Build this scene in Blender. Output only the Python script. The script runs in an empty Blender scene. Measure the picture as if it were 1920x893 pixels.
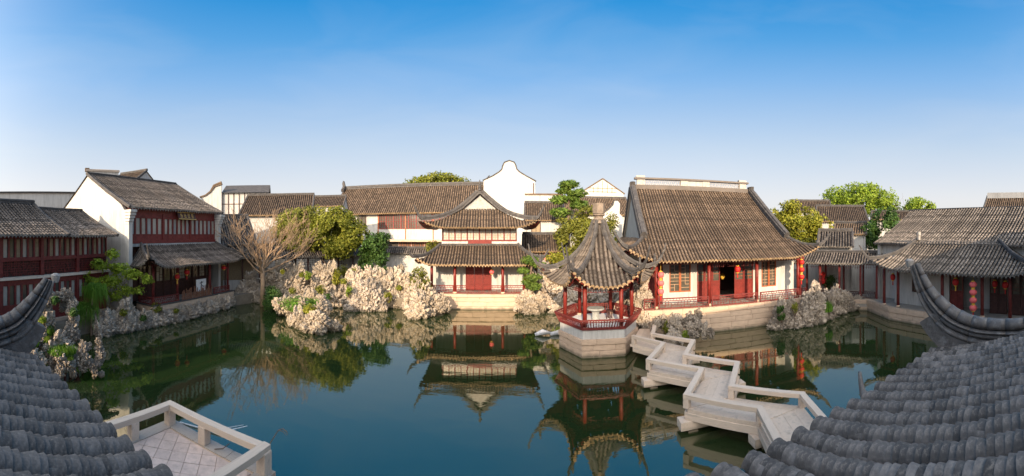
import bpy, math, random
from math import sin, cos, tan, pi, radians, atan2, hypot
from mathutils import Vector, Matrix, noise

# ---------------------------------------------------------------- camera, sky, sun, exposure
scene = bpy.context.scene
COL = scene.collection
EYE = 6.0                      # eye height above the pond (m)
FOC = 650.0                    # the photograph is a stitched cylindrical panorama: 650 px per radian
cam_data = bpy.data.cameras.new('camera')
cam = bpy.data.objects.new('camera', cam_data)
COL.objects.link(cam)
cam.location = (0.0, 0.0, EYE)
cam.rotation_euler = (radians(90), 0, 0)
cam_data.type = 'PANO'
cam_data.panorama_type = 'CENTRAL_CYLINDRICAL'
cam_data.central_cylindrical_range_u_min = -960 / FOC
cam_data.central_cylindrical_range_u_max = 960 / FOC
cam_data.central_cylindrical_range_v_min = -(893 - 440) / FOC
cam_data.central_cylindrical_range_v_max = 440 / FOC
cam_data.central_cylindrical_radius = 1.0
cam_data.clip_start = 0.05
cam_data.clip_end = 5000
scene.camera = cam

SUN_AZ, SUN_EL = 190.0, 19.0   # compass from the view direction, clockwise; behind the viewer
world = bpy.data.worlds.new('World')
scene.world = world
world.use_nodes = True
wn, wl = world.node_tree.nodes, world.node_tree.links
sky = wn.new('ShaderNodeTexSky')
sky.sky_type = 'NISHITA'
sky.sun_disc = False
sky.sun_elevation = radians(SUN_EL)
sky.sun_rotation = radians(SUN_AZ)
sky.altitude = 0
sky.air_density = 1.0
sky.dust_density = 3.0
sky.ozone_density = 3.0
wn['Background'].inputs['Strength'].default_value = 0.15
# clear blue overhead paling evenly toward the horizon all the way round
sky_tc = wn.new('ShaderNodeTexCoord')
sky_sep = wn.new('ShaderNodeSeparateXYZ')
wl.new(sky_tc.outputs['Generated'], sky_sep.inputs[0])
sky_ramp = wn.new('ShaderNodeValToRGB')
_el = sky_ramp.color_ramp.elements
_stops = [(0.0, (.90, .865, .83)), (0.1, (.83, .83, .85)), (0.239, (.57, .69, .83)), (0.407, (.23, .48, .83)), (0.49, (.085, .37, .77)), (0.56, (.012, .29, .71)), (1.0, (.03, .28, .64))]
while len(_el) < len(_stops):
    _el.new(0.5)
for _k, (_p, _c) in enumerate(_stops):
    _el[_k].position = _p
    _el[_k].color = (*_c, 1)
wl.new(sky_sep.outputs['Z'], sky_ramp.inputs['Fac'])
# thin streaks of high haze over the whole dome
sky_map = wn.new('ShaderNodeMapping'); sky_map.inputs['Scale'].default_value = (1.6, 1.6, 7.0); sky_map.inputs['Rotation'].default_value = (0.12, 0.06, 0.0)
wl.new(sky_tc.outputs['Generated'], sky_map.inputs['Vector'])
sky_nz = wn.new('ShaderNodeTexNoise'); sky_nz.inputs['Scale'].default_value = 1.3; sky_nz.inputs['Detail'].default_value = 6; sky_nz.inputs['Roughness'].default_value = 0.5; sky_nz.inputs['Distortion'].default_value = 0.6
wl.new(sky_map.outputs[0], sky_nz.inputs['Vector'])
sky_cl = wn.new('ShaderNodeMapRange'); sky_cl.inputs['From Min'].default_value = 0.46; sky_cl.inputs['From Max'].default_value = 0.8; sky_cl.inputs['To Max'].default_value = 0.12
wl.new(sky_nz.outputs['Fac'], sky_cl.inputs['Value'])
sky_wisp = wn.new('ShaderNodeMix'); sky_wisp.data_type = 'RGBA'
wl.new(sky_cl.outputs[0], sky_wisp.inputs['Factor'])
wl.new(sky_ramp.outputs['Color'], sky_wisp.inputs['A'])
sky_wisp.inputs['B'].default_value = (.86, .85, .85, 1)
sky_scl = wn.new('ShaderNodeVectorMath'); sky_scl.operation = 'SCALE'
sky_scl.inputs['Scale'].default_value = 1.6
wl.new(sky_wisp.outputs['Result'], sky_scl.inputs[0])
sky_own = wn.new('ShaderNodeVectorMath'); sky_own.operation = 'SCALE'
sky_own.inputs['Scale'].default_value = 0.04
wl.new(sky.outputs[0], sky_own.inputs[0])
sky_add = wn.new('ShaderNodeVectorMath'); sky_add.operation = 'ADD'
wl.new(sky_own.outputs[0], sky_add.inputs[0])
wl.new(sky_scl.outputs[0], sky_add.inputs[1])
# a hazy sky whitens and brightens smoothly toward the sun
_sv = (sin(radians(SUN_AZ)) * cos(radians(SUN_EL)), cos(radians(SUN_AZ)) * cos(radians(SUN_EL)), sin(radians(SUN_EL)))
sky_dot = wn.new('ShaderNodeVectorMath'); sky_dot.operation = 'DOT_PRODUCT'
sky_dot.inputs[1].default_value = _sv
wl.new(sky_tc.outputs['Generated'], sky_dot.inputs[0])
sky_half = wn.new('ShaderNodeMath'); sky_half.operation = 'MULTIPLY_ADD'
sky_half.inputs[1].default_value = 0.5; sky_half.inputs[2].default_value = 0.5
wl.new(sky_dot.outputs['Value'], sky_half.inputs[0])
sky_pow = wn.new('ShaderNodeMath'); sky_pow.operation = 'POWER'; sky_pow.inputs[1].default_value = 6.0
wl.new(sky_half.outputs[0], sky_pow.inputs[0])
sky_haze = wn.new('ShaderNodeVectorMath'); sky_haze.operation = 'SCALE'
sky_haze.inputs[0].default_value = (8.8, 7.8, 6.4)
wl.new(sky_pow.outputs[0], sky_haze.inputs['Scale'])
sky_sum = wn.new('ShaderNodeVectorMath'); sky_sum.operation = 'ADD'
wl.new(sky_add.outputs[0], sky_sum.inputs[0])
wl.new(sky_haze.outputs[0], sky_sum.inputs[1])
wl.new(sky_sum.outputs[0], wn['Background'].inputs['Color'])

sun_data = bpy.data.lights.new('sun', 'SUN')
sun_data.energy = 2.0
sun_data.angle = radians(0.6)
sun_data.color = (1.0, 0.78, 0.54)
sun = bpy.data.objects.new('sun', sun_data)
COL.objects.link(sun)
_sd = Vector((sin(radians(SUN_AZ)) * cos(radians(SUN_EL)), cos(radians(SUN_AZ)) * cos(radians(SUN_EL)), sin(radians(SUN_EL))))
sun.rotation_euler = _sd.to_track_quat('Z', 'Y').to_euler()
sun.location = (0, 0, 40)

scene.view_settings.view_transform = 'Standard'
scene.view_settings.look = 'None'
scene.view_settings.gamma = 1.0
scene.view_settings.exposure = 1.95
scene.view_settings.use_curve_mapping = False
scene.cycles.max_bounces = 8
scene.cycles.transparent_max_bounces = 8

random.seed(11)
R = random.random
U = random.uniform

# ---------------------------------------------------------------- materials
def nodes_of(m):
    m.use_nodes = True
    nt = m.node_tree
    return nt, nt.nodes, nt.links, nt.nodes['Principled BSDF']

def ramp(n, stops):
    r = n.new('ShaderNodeValToRGB')
    e = r.color_ramp.elements
    while len(e) < len(stops):
        e.new(0.5)
    for k, (p, c) in enumerate(stops):
        e[k].position = p
        e[k].color = (c[0], c[1], c[2], 1)
    return r

def sc(c, k):
    return tuple(min(1, x * k) for x in c)

def material(name, col, rough=0.7, var=0.25, scale=3.0, island=0.0, bump=0.0, bscale=40.0, spots=None, spot_scale=6.0, spot_amt=0.5, streak=None, spec=0.3, detail=6):
    m = bpy.data.materials.new(name)
    nt, n, l, b = nodes_of(m)
    b.inputs['Roughness'].default_value = rough
    b.inputs['Specular IOR Level'].default_value = spec
    tc = n.new('ShaderNodeTexCoord')
    nz = n.new('ShaderNodeTexNoise')
    nz.inputs['Scale'].default_value = scale
    nz.inputs['Detail'].default_value = detail
    nz.inputs['Roughness'].default_value = 0.65
    l.new(tc.outputs['Object'], nz.inputs['Vector'])
    r = ramp(n, [(0.3, sc(col, 1 - var)), (0.7, sc(col, 1 + var))])
    l.new(nz.outputs['Fac'], r.inputs['Fac'])
    out = r.outputs['Color']
    if island:
        g = n.new('ShaderNodeNewGeometry')
        mr = n.new('ShaderNodeMapRange')
        mr.inputs['To Min'].default_value = 1 - island
        mr.inputs['To Max'].default_value = 1 + island
        l.new(g.outputs['Random Per Island'], mr.inputs['Value'])
        oi = n.new('ShaderNodeObjectInfo')
        mo = n.new('ShaderNodeMapRange')
        mo.inputs['To Min'].default_value = 1 - island * 0.6
        mo.inputs['To Max'].default_value = 1 + island * 0.6
        l.new(oi.outputs['Random'], mo.inputs['Value'])
        mm = n.new('ShaderNodeMath'); mm.operation = 'MULTIPLY'
        l.new(mr.outputs[0], mm.inputs[0]); l.new(mo.outputs[0], mm.inputs[1])
        mx = n.new('ShaderNodeVectorMath'); mx.operation = 'SCALE'
        l.new(out, mx.inputs[0]); l.new(mm.outputs[0], mx.inputs['Scale'])
        out = mx.outputs[0]
    if spots:
        n2 = n.new('ShaderNodeTexNoise')
        n2.inputs['Scale'].default_value = spot_scale
        n2.inputs['Detail'].default_value = 8
        n2.inputs['Roughness'].default_value = 0.7
        l.new(tc.outputs['Object'], n2.inputs['Vector'])
        r2 = ramp(n, [(0.52, (0, 0, 0)), (0.68, (spot_amt,) * 3)])
        l.new(n2.outputs['Fac'], r2.inputs['Fac'])
        mx = n.new('ShaderNodeMix'); mx.data_type = 'RGBA'
        l.new(r2.outputs['Color'], mx.inputs['Factor'])
        l.new(out, mx.inputs['A'])
        mx.inputs['B'].default_value = (*spots, 1)
        out = mx.outputs['Result']
    if streak:
        mp = n.new('ShaderNodeMapping')
        mp.inputs['Scale'].default_value = (2.2, 2.2, 0.28)
        l.new(tc.outputs['Object'], mp.inputs['Vector'])
        n3 = n.new('ShaderNodeTexNoise')
        n3.inputs['Scale'].default_value = 1.6
        n3.inputs['Detail'].default_value = 9
        n3.inputs['Roughness'].default_value = 0.7
        l.new(mp.outputs[0], n3.inputs['Vector'])
        r3 = ramp(n, [(0.44, (0, 0, 0)), (0.72, (0.8, 0.8, 0.8))])
        l.new(n3.outputs['Fac'], r3.inputs['Fac'])
        mx = n.new('ShaderNodeMix'); mx.data_type = 'RGBA'
        l.new(r3.outputs['Color'], mx.inputs['Factor'])
        l.new(out, mx.inputs['A'])
        mx.inputs['B'].default_value = (*streak, 1)
        out = mx.outputs['Result']
    l.new(out, b.inputs['Base Color'])
    if bump:
        nb = n.new('ShaderNodeTexNoise')
        nb.inputs['Scale'].default_value = bscale
        nb.inputs['Detail'].default_value = 8
        nb.inputs['Roughness'].default_value = 0.65
        l.new(tc.outputs['Object'], nb.inputs['Vector'])
        bp = n.new('ShaderNodeBump')
        bp.inputs['Strength'].default_value = bump
        bp.inputs['Distance'].default_value = 0.05
        l.new(nb.outputs['Fac'], bp.inputs['Height'])
        l.new(bp.outputs['Normal'], b.inputs['Normal'])
    return m

def waterline(mat_):
    """dark algae band where stone meets the pond"""
    nt, n, l, b = nodes_of(mat_)
    src = b.inputs['Base Color'].links[0].from_socket
    g = n.new('ShaderNodeNewGeometry'); sx = n.new('ShaderNodeSeparateXYZ')
    l.new(g.outputs['Position'], sx.inputs[0])
    nz = n.new('ShaderNodeTexNoise'); nz.inputs['Scale'].default_value = 2.5; nz.inputs['Detail'].default_value = 5
    l.new(g.outputs['Position'], nz.inputs['Vector'])
    ad = n.new('ShaderNodeMath'); ad.operation = 'MULTIPLY_ADD'; ad.inputs[1].default_value = -0.3; ad.inputs[2].default_value = 0.15
    l.new(nz.outputs['Fac'], ad.inputs[0])
    sm = n.new('ShaderNodeMath'); sm.operation = 'ADD'
    l.new(sx.outputs['Z'], sm.inputs[0]); l.new(ad.outputs[0], sm.inputs[1])
    mr = n.new('ShaderNodeMapRange'); mr.inputs['From Min'].default_value = 0.02; mr.inputs['From Max'].default_value = 0.22
    mr.inputs['To Min'].default_value = 0.78; mr.inputs['To Max'].default_value = 0.0
    l.new(sm.outputs[0], mr.inputs['Value'])
    mx = n.new('ShaderNodeMix'); mx.data_type = 'RGBA'
    l.new(mr.outputs[0], mx.inputs['Factor']); l.new(src, mx.inputs['A'])
    mx.inputs['B'].default_value = (.06, .062, .04, 1)
    l.new(mx.outputs['Result'], b.inputs['Base Color'])

def leaf_material(name, c1, c2, rough=0.5, trans=0.35):
    m = bpy.data.materials.new(name)
    nt, n, l, b = nodes_of(m)
    g = n.new('ShaderNodeNewGeometry')
    r = ramp(n, [(0.0, c1), (1.0, c2)])
    l.new(g.outputs['Random Per Island'], r.inputs['Fac'])
    tc = n.new('ShaderNodeTexCoord')
    nz = n.new('ShaderNodeTexNoise'); nz.inputs['Scale'].default_value = 0.9; nz.inputs['Detail'].default_value = 3
    l.new(tc.outputs['Object'], nz.inputs['Vector'])
    hs = n.new('ShaderNodeHueSaturation')
    mr = n.new('ShaderNodeMapRange'); mr.inputs['From Min'].default_value = 0.3; mr.inputs['From Max'].default_value = 0.7
    mr.inputs['To Min'].default_value = 0.7; mr.inputs['To Max'].default_value = 1.35
    l.new(nz.outputs['Fac'], mr.inputs['Value'])
    l.new(mr.outputs[0], hs.inputs['Value'])
    l.new(r.outputs['Color'], hs.inputs['Color'])
    l.new(hs.outputs['Color'], b.inputs['Base Color'])
    b.inputs['Roughness'].default_value = rough
    b.inputs['Specular IOR Level'].default_value = 0.25
    t = n.new('ShaderNodeBsdfTranslucent')
    l.new(hs.outputs['Color'], t.inputs['Color'])
    mx = n.new('ShaderNodeMixShader'); mx.inputs[0].default_value = trans
    l.new(b.outputs[0], mx.inputs[1]); l.new(t.outputs[0], mx.inputs[2])
    l.new(mx.outputs[0], n['Material Output'].inputs['Surface'])
    return m

def rock_material(name, col, warm):
    m = bpy.data.materials.new(name)
    nt, n, l, b = nodes_of(m)
    b.inputs['Roughness'].default_value = 0.9
    b.inputs['Specular IOR Level'].default_value = 0.15
    tc = n.new('ShaderNodeTexCoord')
    nz = n.new('ShaderNodeTexNoise'); nz.inputs['Scale'].default_value = 2.2; nz.inputs['Detail'].default_value = 9; nz.inputs['Roughness'].default_value = 0.7
    l.new(tc.outputs['Object'], nz.inputs['Vector'])
    r = ramp(n, [(0.33, sc(col, 0.55)), (0.47, col), (0.58, warm), (0.7, sc(col, 1.3))])
    l.new(nz.outputs['Fac'], r.inputs['Fac'])
    oi = n.new('ShaderNodeObjectInfo')
    mo = n.new('ShaderNodeMapRange'); mo.inputs['To Min'].default_value = 0.72; mo.inputs['To Max'].default_value = 1.2
    l.new(oi.outputs['Random'], mo.inputs['Value'])
    hs = n.new('ShaderNodeVectorMath'); hs.operation = 'SCALE'
    l.new(r.outputs['Color'], hs.inputs[0]); l.new(mo.outputs[0], hs.inputs['Scale'])
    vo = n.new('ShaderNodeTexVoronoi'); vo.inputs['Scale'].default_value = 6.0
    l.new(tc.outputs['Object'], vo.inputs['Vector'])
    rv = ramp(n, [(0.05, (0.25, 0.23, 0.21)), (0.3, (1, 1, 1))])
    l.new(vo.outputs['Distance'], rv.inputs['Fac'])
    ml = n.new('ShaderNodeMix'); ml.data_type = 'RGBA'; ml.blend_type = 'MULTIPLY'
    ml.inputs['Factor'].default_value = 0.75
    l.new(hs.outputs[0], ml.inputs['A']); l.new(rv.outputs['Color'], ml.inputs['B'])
    l.new(ml.outputs['Result'], b.inputs['Base Color'])
    ad = n.new('ShaderNodeMath'); ad.operation = 'ADD'
    l.new(nz.outputs['Fac'], ad.inputs[0]); l.new(vo.outputs['Distance'], ad.inputs[1])
    bp = n.new('ShaderNodeBump'); bp.inputs['Strength'].default_value = 0.9; bp.inputs['Distance'].default_value = 0.12
    l.new(ad.outputs[0], bp.inputs['Height'])
    l.new(bp.outputs['Normal'], b.inputs['Normal'])
    return m

M = {}
M['tile_warm'] = material('roof_tile_brown', (0.125, 0.086, 0.058), 0.85, 0.28, 1.3, island=0.38, spots=(0.27, 0.2, 0.14), spot_scale=7, spot_amt=0.5)  # sunlit copy of the roof tile, warm sunlight put into its brown
M['tile_grey'] = material('roof_tile_grey', (0.095, 0.08, 0.07), 0.8, 0.2, 1.3, island=0.55, spots=(0.2, 0.155, 0.115), spot_scale=8, spot_amt=0.45)  # shaded copy of the same roof tile
M['tile_near'] = material('roof_tile_weathered', (0.105, 0.094, 0.087), 0.6, 0.4, 14.0, island=0.6, bump=0.15, bscale=70, spots=(0.24, 0.205, 0.17), spot_scale=28, spot_amt=0.65)
M['tile_ash'] = material('roof_tile_ash', (0.14, 0.118, 0.1), 0.8, 0.2, 1.3, island=0.5, spots=(0.27, 0.21, 0.16), spot_scale=8, spot_amt=0.45)
M['tile_hex'] = material('roof_tile_umber', (0.105, 0.084, 0.068), 0.85, 0.25, 1.3, island=0.38, spots=(0.28, 0.24, 0.19), spot_scale=5, spot_amt=0.4)
M['pan_warm'] = material('pan_tile_brown', (0.03, 0.023, 0.019), 0.9, 0.3, 3)  # pans near-black: shade between the sunlit rows put into the colour
M['pan_grey'] = material('pan_tile_grey', (0.02, 0.018, 0.018), 0.9, 0.3, 3)  # pans near-black: shade between and under rows put into the colour
M['eave_tile'] = material('eave_end_tile', (0.30, 0.205, 0.12), 0.85, 0.3, 6, island=0.3)
M['eave_tile_grey'] = material('eave_end_tile_grey', (0.22, 0.2, 0.18), 0.85, 0.3, 6, island=0.3)
M['ridge'] = material('ridge_clay', (0.068, 0.062, 0.06), 0.75, 0.35, 2.5, bump=0.2, bscale=20, spots=(0.2, 0.175, 0.145), spot_scale=4, spot_amt=0.45)
M['ridge_near'] = material('ridge_clay_near', (0.11, 0.1, 0.095), 0.42, 0.35, 7, bump=0.4, bscale=45, spots=(0.27, 0.27, 0.27), spot_scale=9, spot_amt=0.5)
M['mortar'] = material('pale_mortar', (0.36, 0.33, 0.3), 0.9, 0.3, 6, bump=0.3, spots=(0.12, 0.12, 0.12), spot_scale=8)
M['plaster'] = material('white_plaster', (0.49, 0.472, 0.445), 0.85, 0.06, 1.2, streak=(0.27, 0.255, 0.235))
M['plaster_grey'] = material('grey_plaster', (0.36, 0.36, 0.345), 0.85, 0.12, 1.5, streak=(0.2, 0.2, 0.19))
M['red'] = material('red_lacquer', (0.17, 0.019, 0.014), 0.45, 0.3, 5, spots=(0.1, 0.02, 0.015), spot_amt=0.4)
M['maroon'] = material('maroon_wood', (0.15, 0.027, 0.024), 0.5, 0.35, 5)
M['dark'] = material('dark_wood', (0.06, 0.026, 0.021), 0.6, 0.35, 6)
M['orange_wood'] = material('varnished_wood', (0.36, 0.10, 0.035), 0.45, 0.25, 6)
M['granite'] = material('pink_granite', (0.50, 0.365, 0.265), 0.8, 0.16, 2.5, island=0.12, bump=0.12, bscale=30, spots=(0.3, 0.22, 0.16), spot_scale=3, spot_amt=0.4)
M['granite_pale'] = material('pale_granite', (0.64, 0.51, 0.40), 0.75, 0.16, 3.5, island=0.1, bump=0.15, bscale=40, spots=(0.24, 0.2, 0.165), spot_scale=3.5, spot_amt=0.6)
M['finial'] = material('finial_stone', (0.2, 0.155, 0.12), 0.85, 0.3, 5, spots=(0.1, 0.085, 0.07))
M['paver'] = material('pink_paving', (0.56, 0.43, 0.365), 0.8, 0.15, 5, island=0.16, bump=0.15, bscale=60, spots=(0.25, 0.2, 0.19), spot_scale=8, spot_amt=0.35)
M['lead'] = material('blue_grey_slab', (0.42, 0.355, 0.30), 0.55, 0.2, 4, spots=(0.18, 0.17, 0.16), spot_scale=4)
M['pane'] = material('window_paper', (0.36, 0.34, 0.29), 0.35, 0.25, 0.9, spec=0.6)
M['pane_dark'] = material('window_glass_dark', (0.095, 0.085, 0.068), 0.12, 0.3, 0.8, spec=0.7)
M['lattice'] = material('lattice_wood', (0.42, 0.27, 0.17), 0.6, 0.2, 6)
M['brick'] = material('tan_brick', (0.30, 0.225, 0.14), 0.9, 0.25, 8, spots=(0.2, 0.15, 0.1))
M['earth'] = material('earth', (0.17, 0.14, 0.105), 0.95, 0.3, 1.5, bump=0.4, bscale=8)
M['paving'] = material('stone_paving', (0.3, 0.27, 0.235), 0.9, 0.2, 2)
M['gold'] = material('gilt_paint', (0.5, 0.33, 0.1), 0.4, 0.2, 4)
M['lantern'] = material('lantern_cloth', (0.45, 0.02, 0.018), 0.55, 0.12, 4)
M['lantern_pink'] = material('lantern_cloth_faded', (0.72, 0.13, 0.13), 0.55, 0.12, 4)
M['yellow'] = material('tassel_yellow', (0.7, 0.42, 0.06), 0.6, 0.1, 4)
M['white'] = material('white_paint', (0.78, 0.77, 0.75), 0.6, 0.06, 3)
M['ink'] = material('black_ink', (0.015, 0.015, 0.015), 0.6, 0.1, 3)
M['navy'] = material('navy_cloth', (0.035, 0.055, 0.12), 0.85, 0.2, 8)
M['skin'] = material('skin', (0.5, 0.31, 0.22), 0.6, 0.05, 5)
M['hair'] = material('dark_hair', (0.02, 0.016, 0.014), 0.6, 0.1, 8)
M['bark'] = material('brown_bark', (0.15, 0.105, 0.075), 0.95, 0.35, 5, bump=0.6, bscale=14)
M['bark_pale'] = material('pale_twig_bark', (0.30, 0.205, 0.13), 0.95, 0.3, 4, bump=0.4, bscale=14)
M['bamboo'] = material('brown_bamboo', (0.2, 0.095, 0.06), 0.6, 0.3, 8)
M['driftwood'] = material('bleached_wood', (0.46, 0.47, 0.5), 0.7, 0.25, 8)
M['rock_warm'] = rock_material('pale_limestone_warm', (0.46, 0.385, 0.305), (0.53, 0.42, 0.30))  # sunlit copy of the limestone, warm light put into its colour
M['rock_grey'] = rock_material('pale_limestone_grey', (0.51, 0.43, 0.355), (0.57, 0.465, 0.355))  # shaded copy of the same limestone, tinted for rocks in shade
M['leaf_green'] = leaf_material('leaf_mid_green', (0.10, 0.125, 0.014), (0.27, 0.265, 0.035))
M['leaf_dark'] = leaf_material('leaf_dark_green', (0.033, 0.083, 0.018), (0.090, 0.158, 0.033))
M['leaf_yellow'] = leaf_material('leaf_yellow_green', (0.138, 0.163, 0.015), (0.325, 0.300, 0.037))
M['leaf_bright'] = leaf_material('leaf_bright_green', (0.16, 0.25, 0.025), (0.34, 0.42, 0.05), trans=0.45)
M['leaf_olive'] = leaf_material('leaf_olive', (0.102, 0.119, 0.017), (0.246, 0.239, 0.041))
M['needle'] = leaf_material('pine_needle', (0.064, 0.128, 0.022), (0.176, 0.240, 0.040))
M['grass'] = leaf_material('grass_green', (0.068, 0.162, 0.016), (0.176, 0.311, 0.041))

for _m in ('granite', 'granite_pale', 'rock_warm', 'rock_grey'):
    waterline(M[_m])

# water: green pond body under a clear reflecting surface
m = bpy.data.materials.new('pond_water')
nt, n, l, b = nodes_of(m)
b.inputs['Base Color'].default_value = (0.014, 0.028, 0.009, 1)
b.inputs['Roughness'].default_value = 0.012
b.inputs['IOR'].default_value = 2.6
b.inputs['Specular Tint'].default_value = (1.0, 0.95, 0.80, 1)
b.inputs['Specular IOR Level'].default_value = 0.5
tc = n.new('ShaderNodeTexCoord')
mp = n.new('ShaderNodeMapping'); mp.inputs['Scale'].default_value = (0.55, 1.2, 1)
l.new(tc.outputs['Object'], mp.inputs['Vector'])
nz = n.new('ShaderNodeTexNoise'); nz.inputs['Scale'].default_value = 1.6; nz.inputs['Detail'].default_value = 4; nz.inputs['Roughness'].default_value = 0.55
l.new(mp.outputs[0], nz.inputs['Vector'])
bp = n.new('ShaderNodeBump'); bp.inputs['Strength'].default_value = 0.04; bp.inputs['Distance'].default_value = 0.1
l.new(nz.outputs['Fac'], bp.inputs['Height'])
l.new(bp.outputs['Normal'], b.inputs['Normal'])
M['water'] = m

# ---------------------------------------------------------------- mesh building helpers
class MB:
    def __init__(self):
        self.v = []; self.f = []
    def add(self, vs, fs):
        o = len(self.v)
        self.v.extend(vs)
        self.f.extend([tuple(i + o for i in f) for f in fs])
    def box(self, x0, x1, y0, y1, z0, z1):
        self.add([(x0, y0, z0), (x1, y0, z0), (x1, y1, z0), (x0, y1, z0), (x0, y0, z1), (x1, y0, z1), (x1, y1, z1), (x0, y1, z1)],
                 [(0, 3, 2, 1), (4, 5, 6, 7), (0, 1, 5, 4), (1, 2, 6, 5), (2, 3, 7, 6), (3, 0, 4, 7)])
        return self
    def bar(self, p0, p1, w, h=None, up=(0, 0, 1)):
        h = h or w
        p0, p1 = Vector(p0), Vector(p1)
        t = (p1 - p0)
        if t.length < 1e-6:
            return self
        t.normalize()
        upv = Vector(up)
        if abs(t.dot(upv)) > 0.97:
            upv = Vector((0, 1, 0))
        s = t.cross(upv).normalized(); nn = s.cross(t)
        q = []
        for p in (p0, p1):
            for a, c in ((-1, -1), (1, -1), (1, 1), (-1, 1)):
                q.append(tuple(p + s * (a * w / 2) + nn * (c * h / 2)))
        self.add(q, [(0, 1, 2, 3), (7, 6, 5, 4), (0, 4, 5, 1), (1, 5, 6, 2), (2, 6, 7, 3), (3, 7, 4, 0)])
        return self
    def tube(self, pts, rads, k=8, caps=True):
        pts = [Vector(p) for p in pts]
        o = len(self.v)
        nn = len(pts)
        prev = None
        for i, p in enumerate(pts):
            t = (pts[min(i + 1, nn - 1)] - pts[max(i - 1, 0)])
            t = t.normalized() if t.length > 1e-9 else Vector((0, 0, 1))
            a = prev if prev is not None else (Vector((1, 0, 0)) if abs(t.x) < 0.9 else Vector((0, 1, 0)))
            a = (a - t * a.dot(t))
            a = a.normalized() if a.length > 1e-6 else t.orthogonal().normalized()
            prev = a
            c = t.cross(a)
            for j in range(k):
                an = 2 * pi * j / k
                self.v.append(tuple(p + (a * cos(an) + c * sin(an)) * rads[i]))
        for i in range(nn - 1):
            for j in range(k):
                j2 = (j + 1) % k
                self.f.append((o + i * k + j, o + i * k + j2, o + (i + 1) * k + j2, o + (i + 1) * k + j))
        if caps:
            self.f.append(tuple(o + j for j in reversed(range(k))))
            self.f.append(tuple(o + (nn - 1) * k + j for j in range(k)))
        return self
    def lathe(self, c, prof, k=12):
        o = len(self.v)
        for (r, z) in prof:
            for j in range(k):
                an = 2 * pi * j / k
                self.v.append((c[0] + r * cos(an), c[1] + r * sin(an), c[2] + z))
        for i in range(len(prof) - 1):
            for j in range(k):
                j2 = (j + 1) % k
                self.f.append((o + i * k + j, o + i * k + j2, o + (i + 1) * k + j2, o + (i + 1) * k + j))
        self.f.append(tuple(o + j for j in reversed(range(k))))
        self.f.append(tuple(o + (len(prof) - 1) * k + j for j in range(k)))
        return self
    def prism(self, poly, z0, z1):
        k = len(poly)
        self.add([(x, y, z0) for x, y in poly] + [(x, y, z1) for x, y in poly],
                 [tuple(reversed(range(k))), tuple(range(k, 2 * k))] + [(j, (j + 1) % k, (j + 1) % k + k, j + k) for j in range(k)])
        return self
    def wall(self, poly, y0, y1):
        """outline in (x, z) given thickness along y"""
        k = len(poly)
        self.add([(x, y0, z) for x, z in poly] + [(x, y1, z) for x, z in poly],
                 [tuple(range(k)), tuple(reversed(range(k, 2 * k)))] + [((j + 1) % k, j, j + k, (j + 1) % k + k) for j in range(k)])
        return self
    def wallx(self, poly, x0, x1):
        """outline in (y, z) given thickness along x"""
        k = len(poly)
        self.add([(x0, y, z) for y, z in poly] + [(x1, y, z) for y, z in poly],
                 [tuple(range(k)), tuple(reversed(range(k, 2 * k)))] + [((j + 1) % k, j, j + k, (j + 1) % k + k) for j in range(k)])
        return self
    def sweep(self, pts, widths, heights, prof=None):
        prof = prof or RIDGE
        pts = [Vector(p) for p in pts]
        o = len(self.v); k = len(prof); nn = len(pts)
        for i, p in enumerate(pts):
            t = (pts[min(i + 1, nn - 1)] - pts[max(i - 1, 0)]).normalized()
            s = t.cross(Vector((0, 0, 1)))
            s = s.normalized() if s.length > 1e-4 else Vector((1, 0, 0))
            up = s.cross(t)
            for (a, c) in prof:
                self.v.append(tuple(p + s * (a * widths[i]) + up * (c * heights[i])))
        for i in range(nn - 1):
            for j in range(k):
                j2 = (j + 1) % k
                self.f.append((o + i * k + j, o + i * k + j2, o + (i + 1) * k + j2, o + (i + 1) * k + j))
        self.f.append(tuple(o + j for j in reversed(range(k))))
        self.f.append(tuple(o + (nn - 1) * k + j for j in range(k)))
        return self
    def mesh(self, name, mat, smooth=False):
        me = bpy.data.meshes.new(name)
        me.from_pydata([tuple(p) for p in self.v], [], self.f)
        if mat:
            me.materials.append(M[mat])
        if smooth:
            me.polygons.foreach_set('use_smooth', [True] * len(me.polygons))
        me.update()
        return me
    def build(self, name, mat, parent=None, smooth=False, kind=None):
        o = bpy.data.objects.new(name, self.mesh(name, mat, smooth))
        COL.objects.link(o)
        if parent is not None:
            o.parent = parent
        if kind or name in FINE:
            o['kind'] = kind or 'stuff'
        return o

FINE = {'lattice', 'hanging_fretwork', 'ridge_lattice', 'balcony_lattice', 'lettering', 'strands', 'seedlings', 'timbers', 'stem', 'railing', 'balustrade'}
RIDGE = [(-.5, 0), (.5, 0), (.5, .34), (.36, .38), (.36, .42), (.5, .46), (.5, .72), (.36, .76), (.3, .94), (0, 1), (-.3, .94), (-.36, .76), (-.5, .72), (-.5, .46), (-.36, .42), (-.36, .38), (-.5, .34)]

def tag(o, label, cat, group=None):
    o['label'] = label; o['category'] = cat
    if group:
        o['group'] = group
    return o

def thing(name, label, cat, loc=(0, 0, 0), n=0.0, group=None):
    """an Empty at the base of a thing; n = compass bearing (deg) its front is seen along: local x to the right, y away from the pond"""
    o = bpy.data.objects.new(name, None)
    o.empty_display_size = 0.3
    COL.objects.link(o)
    o.location = loc; o.rotation_euler = (0, 0, -radians(n))
    o['kind'] = 'thing'
    return tag(o, label, cat, group)

def struct(o):
    o['kind'] = 'structure'
    return o

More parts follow.
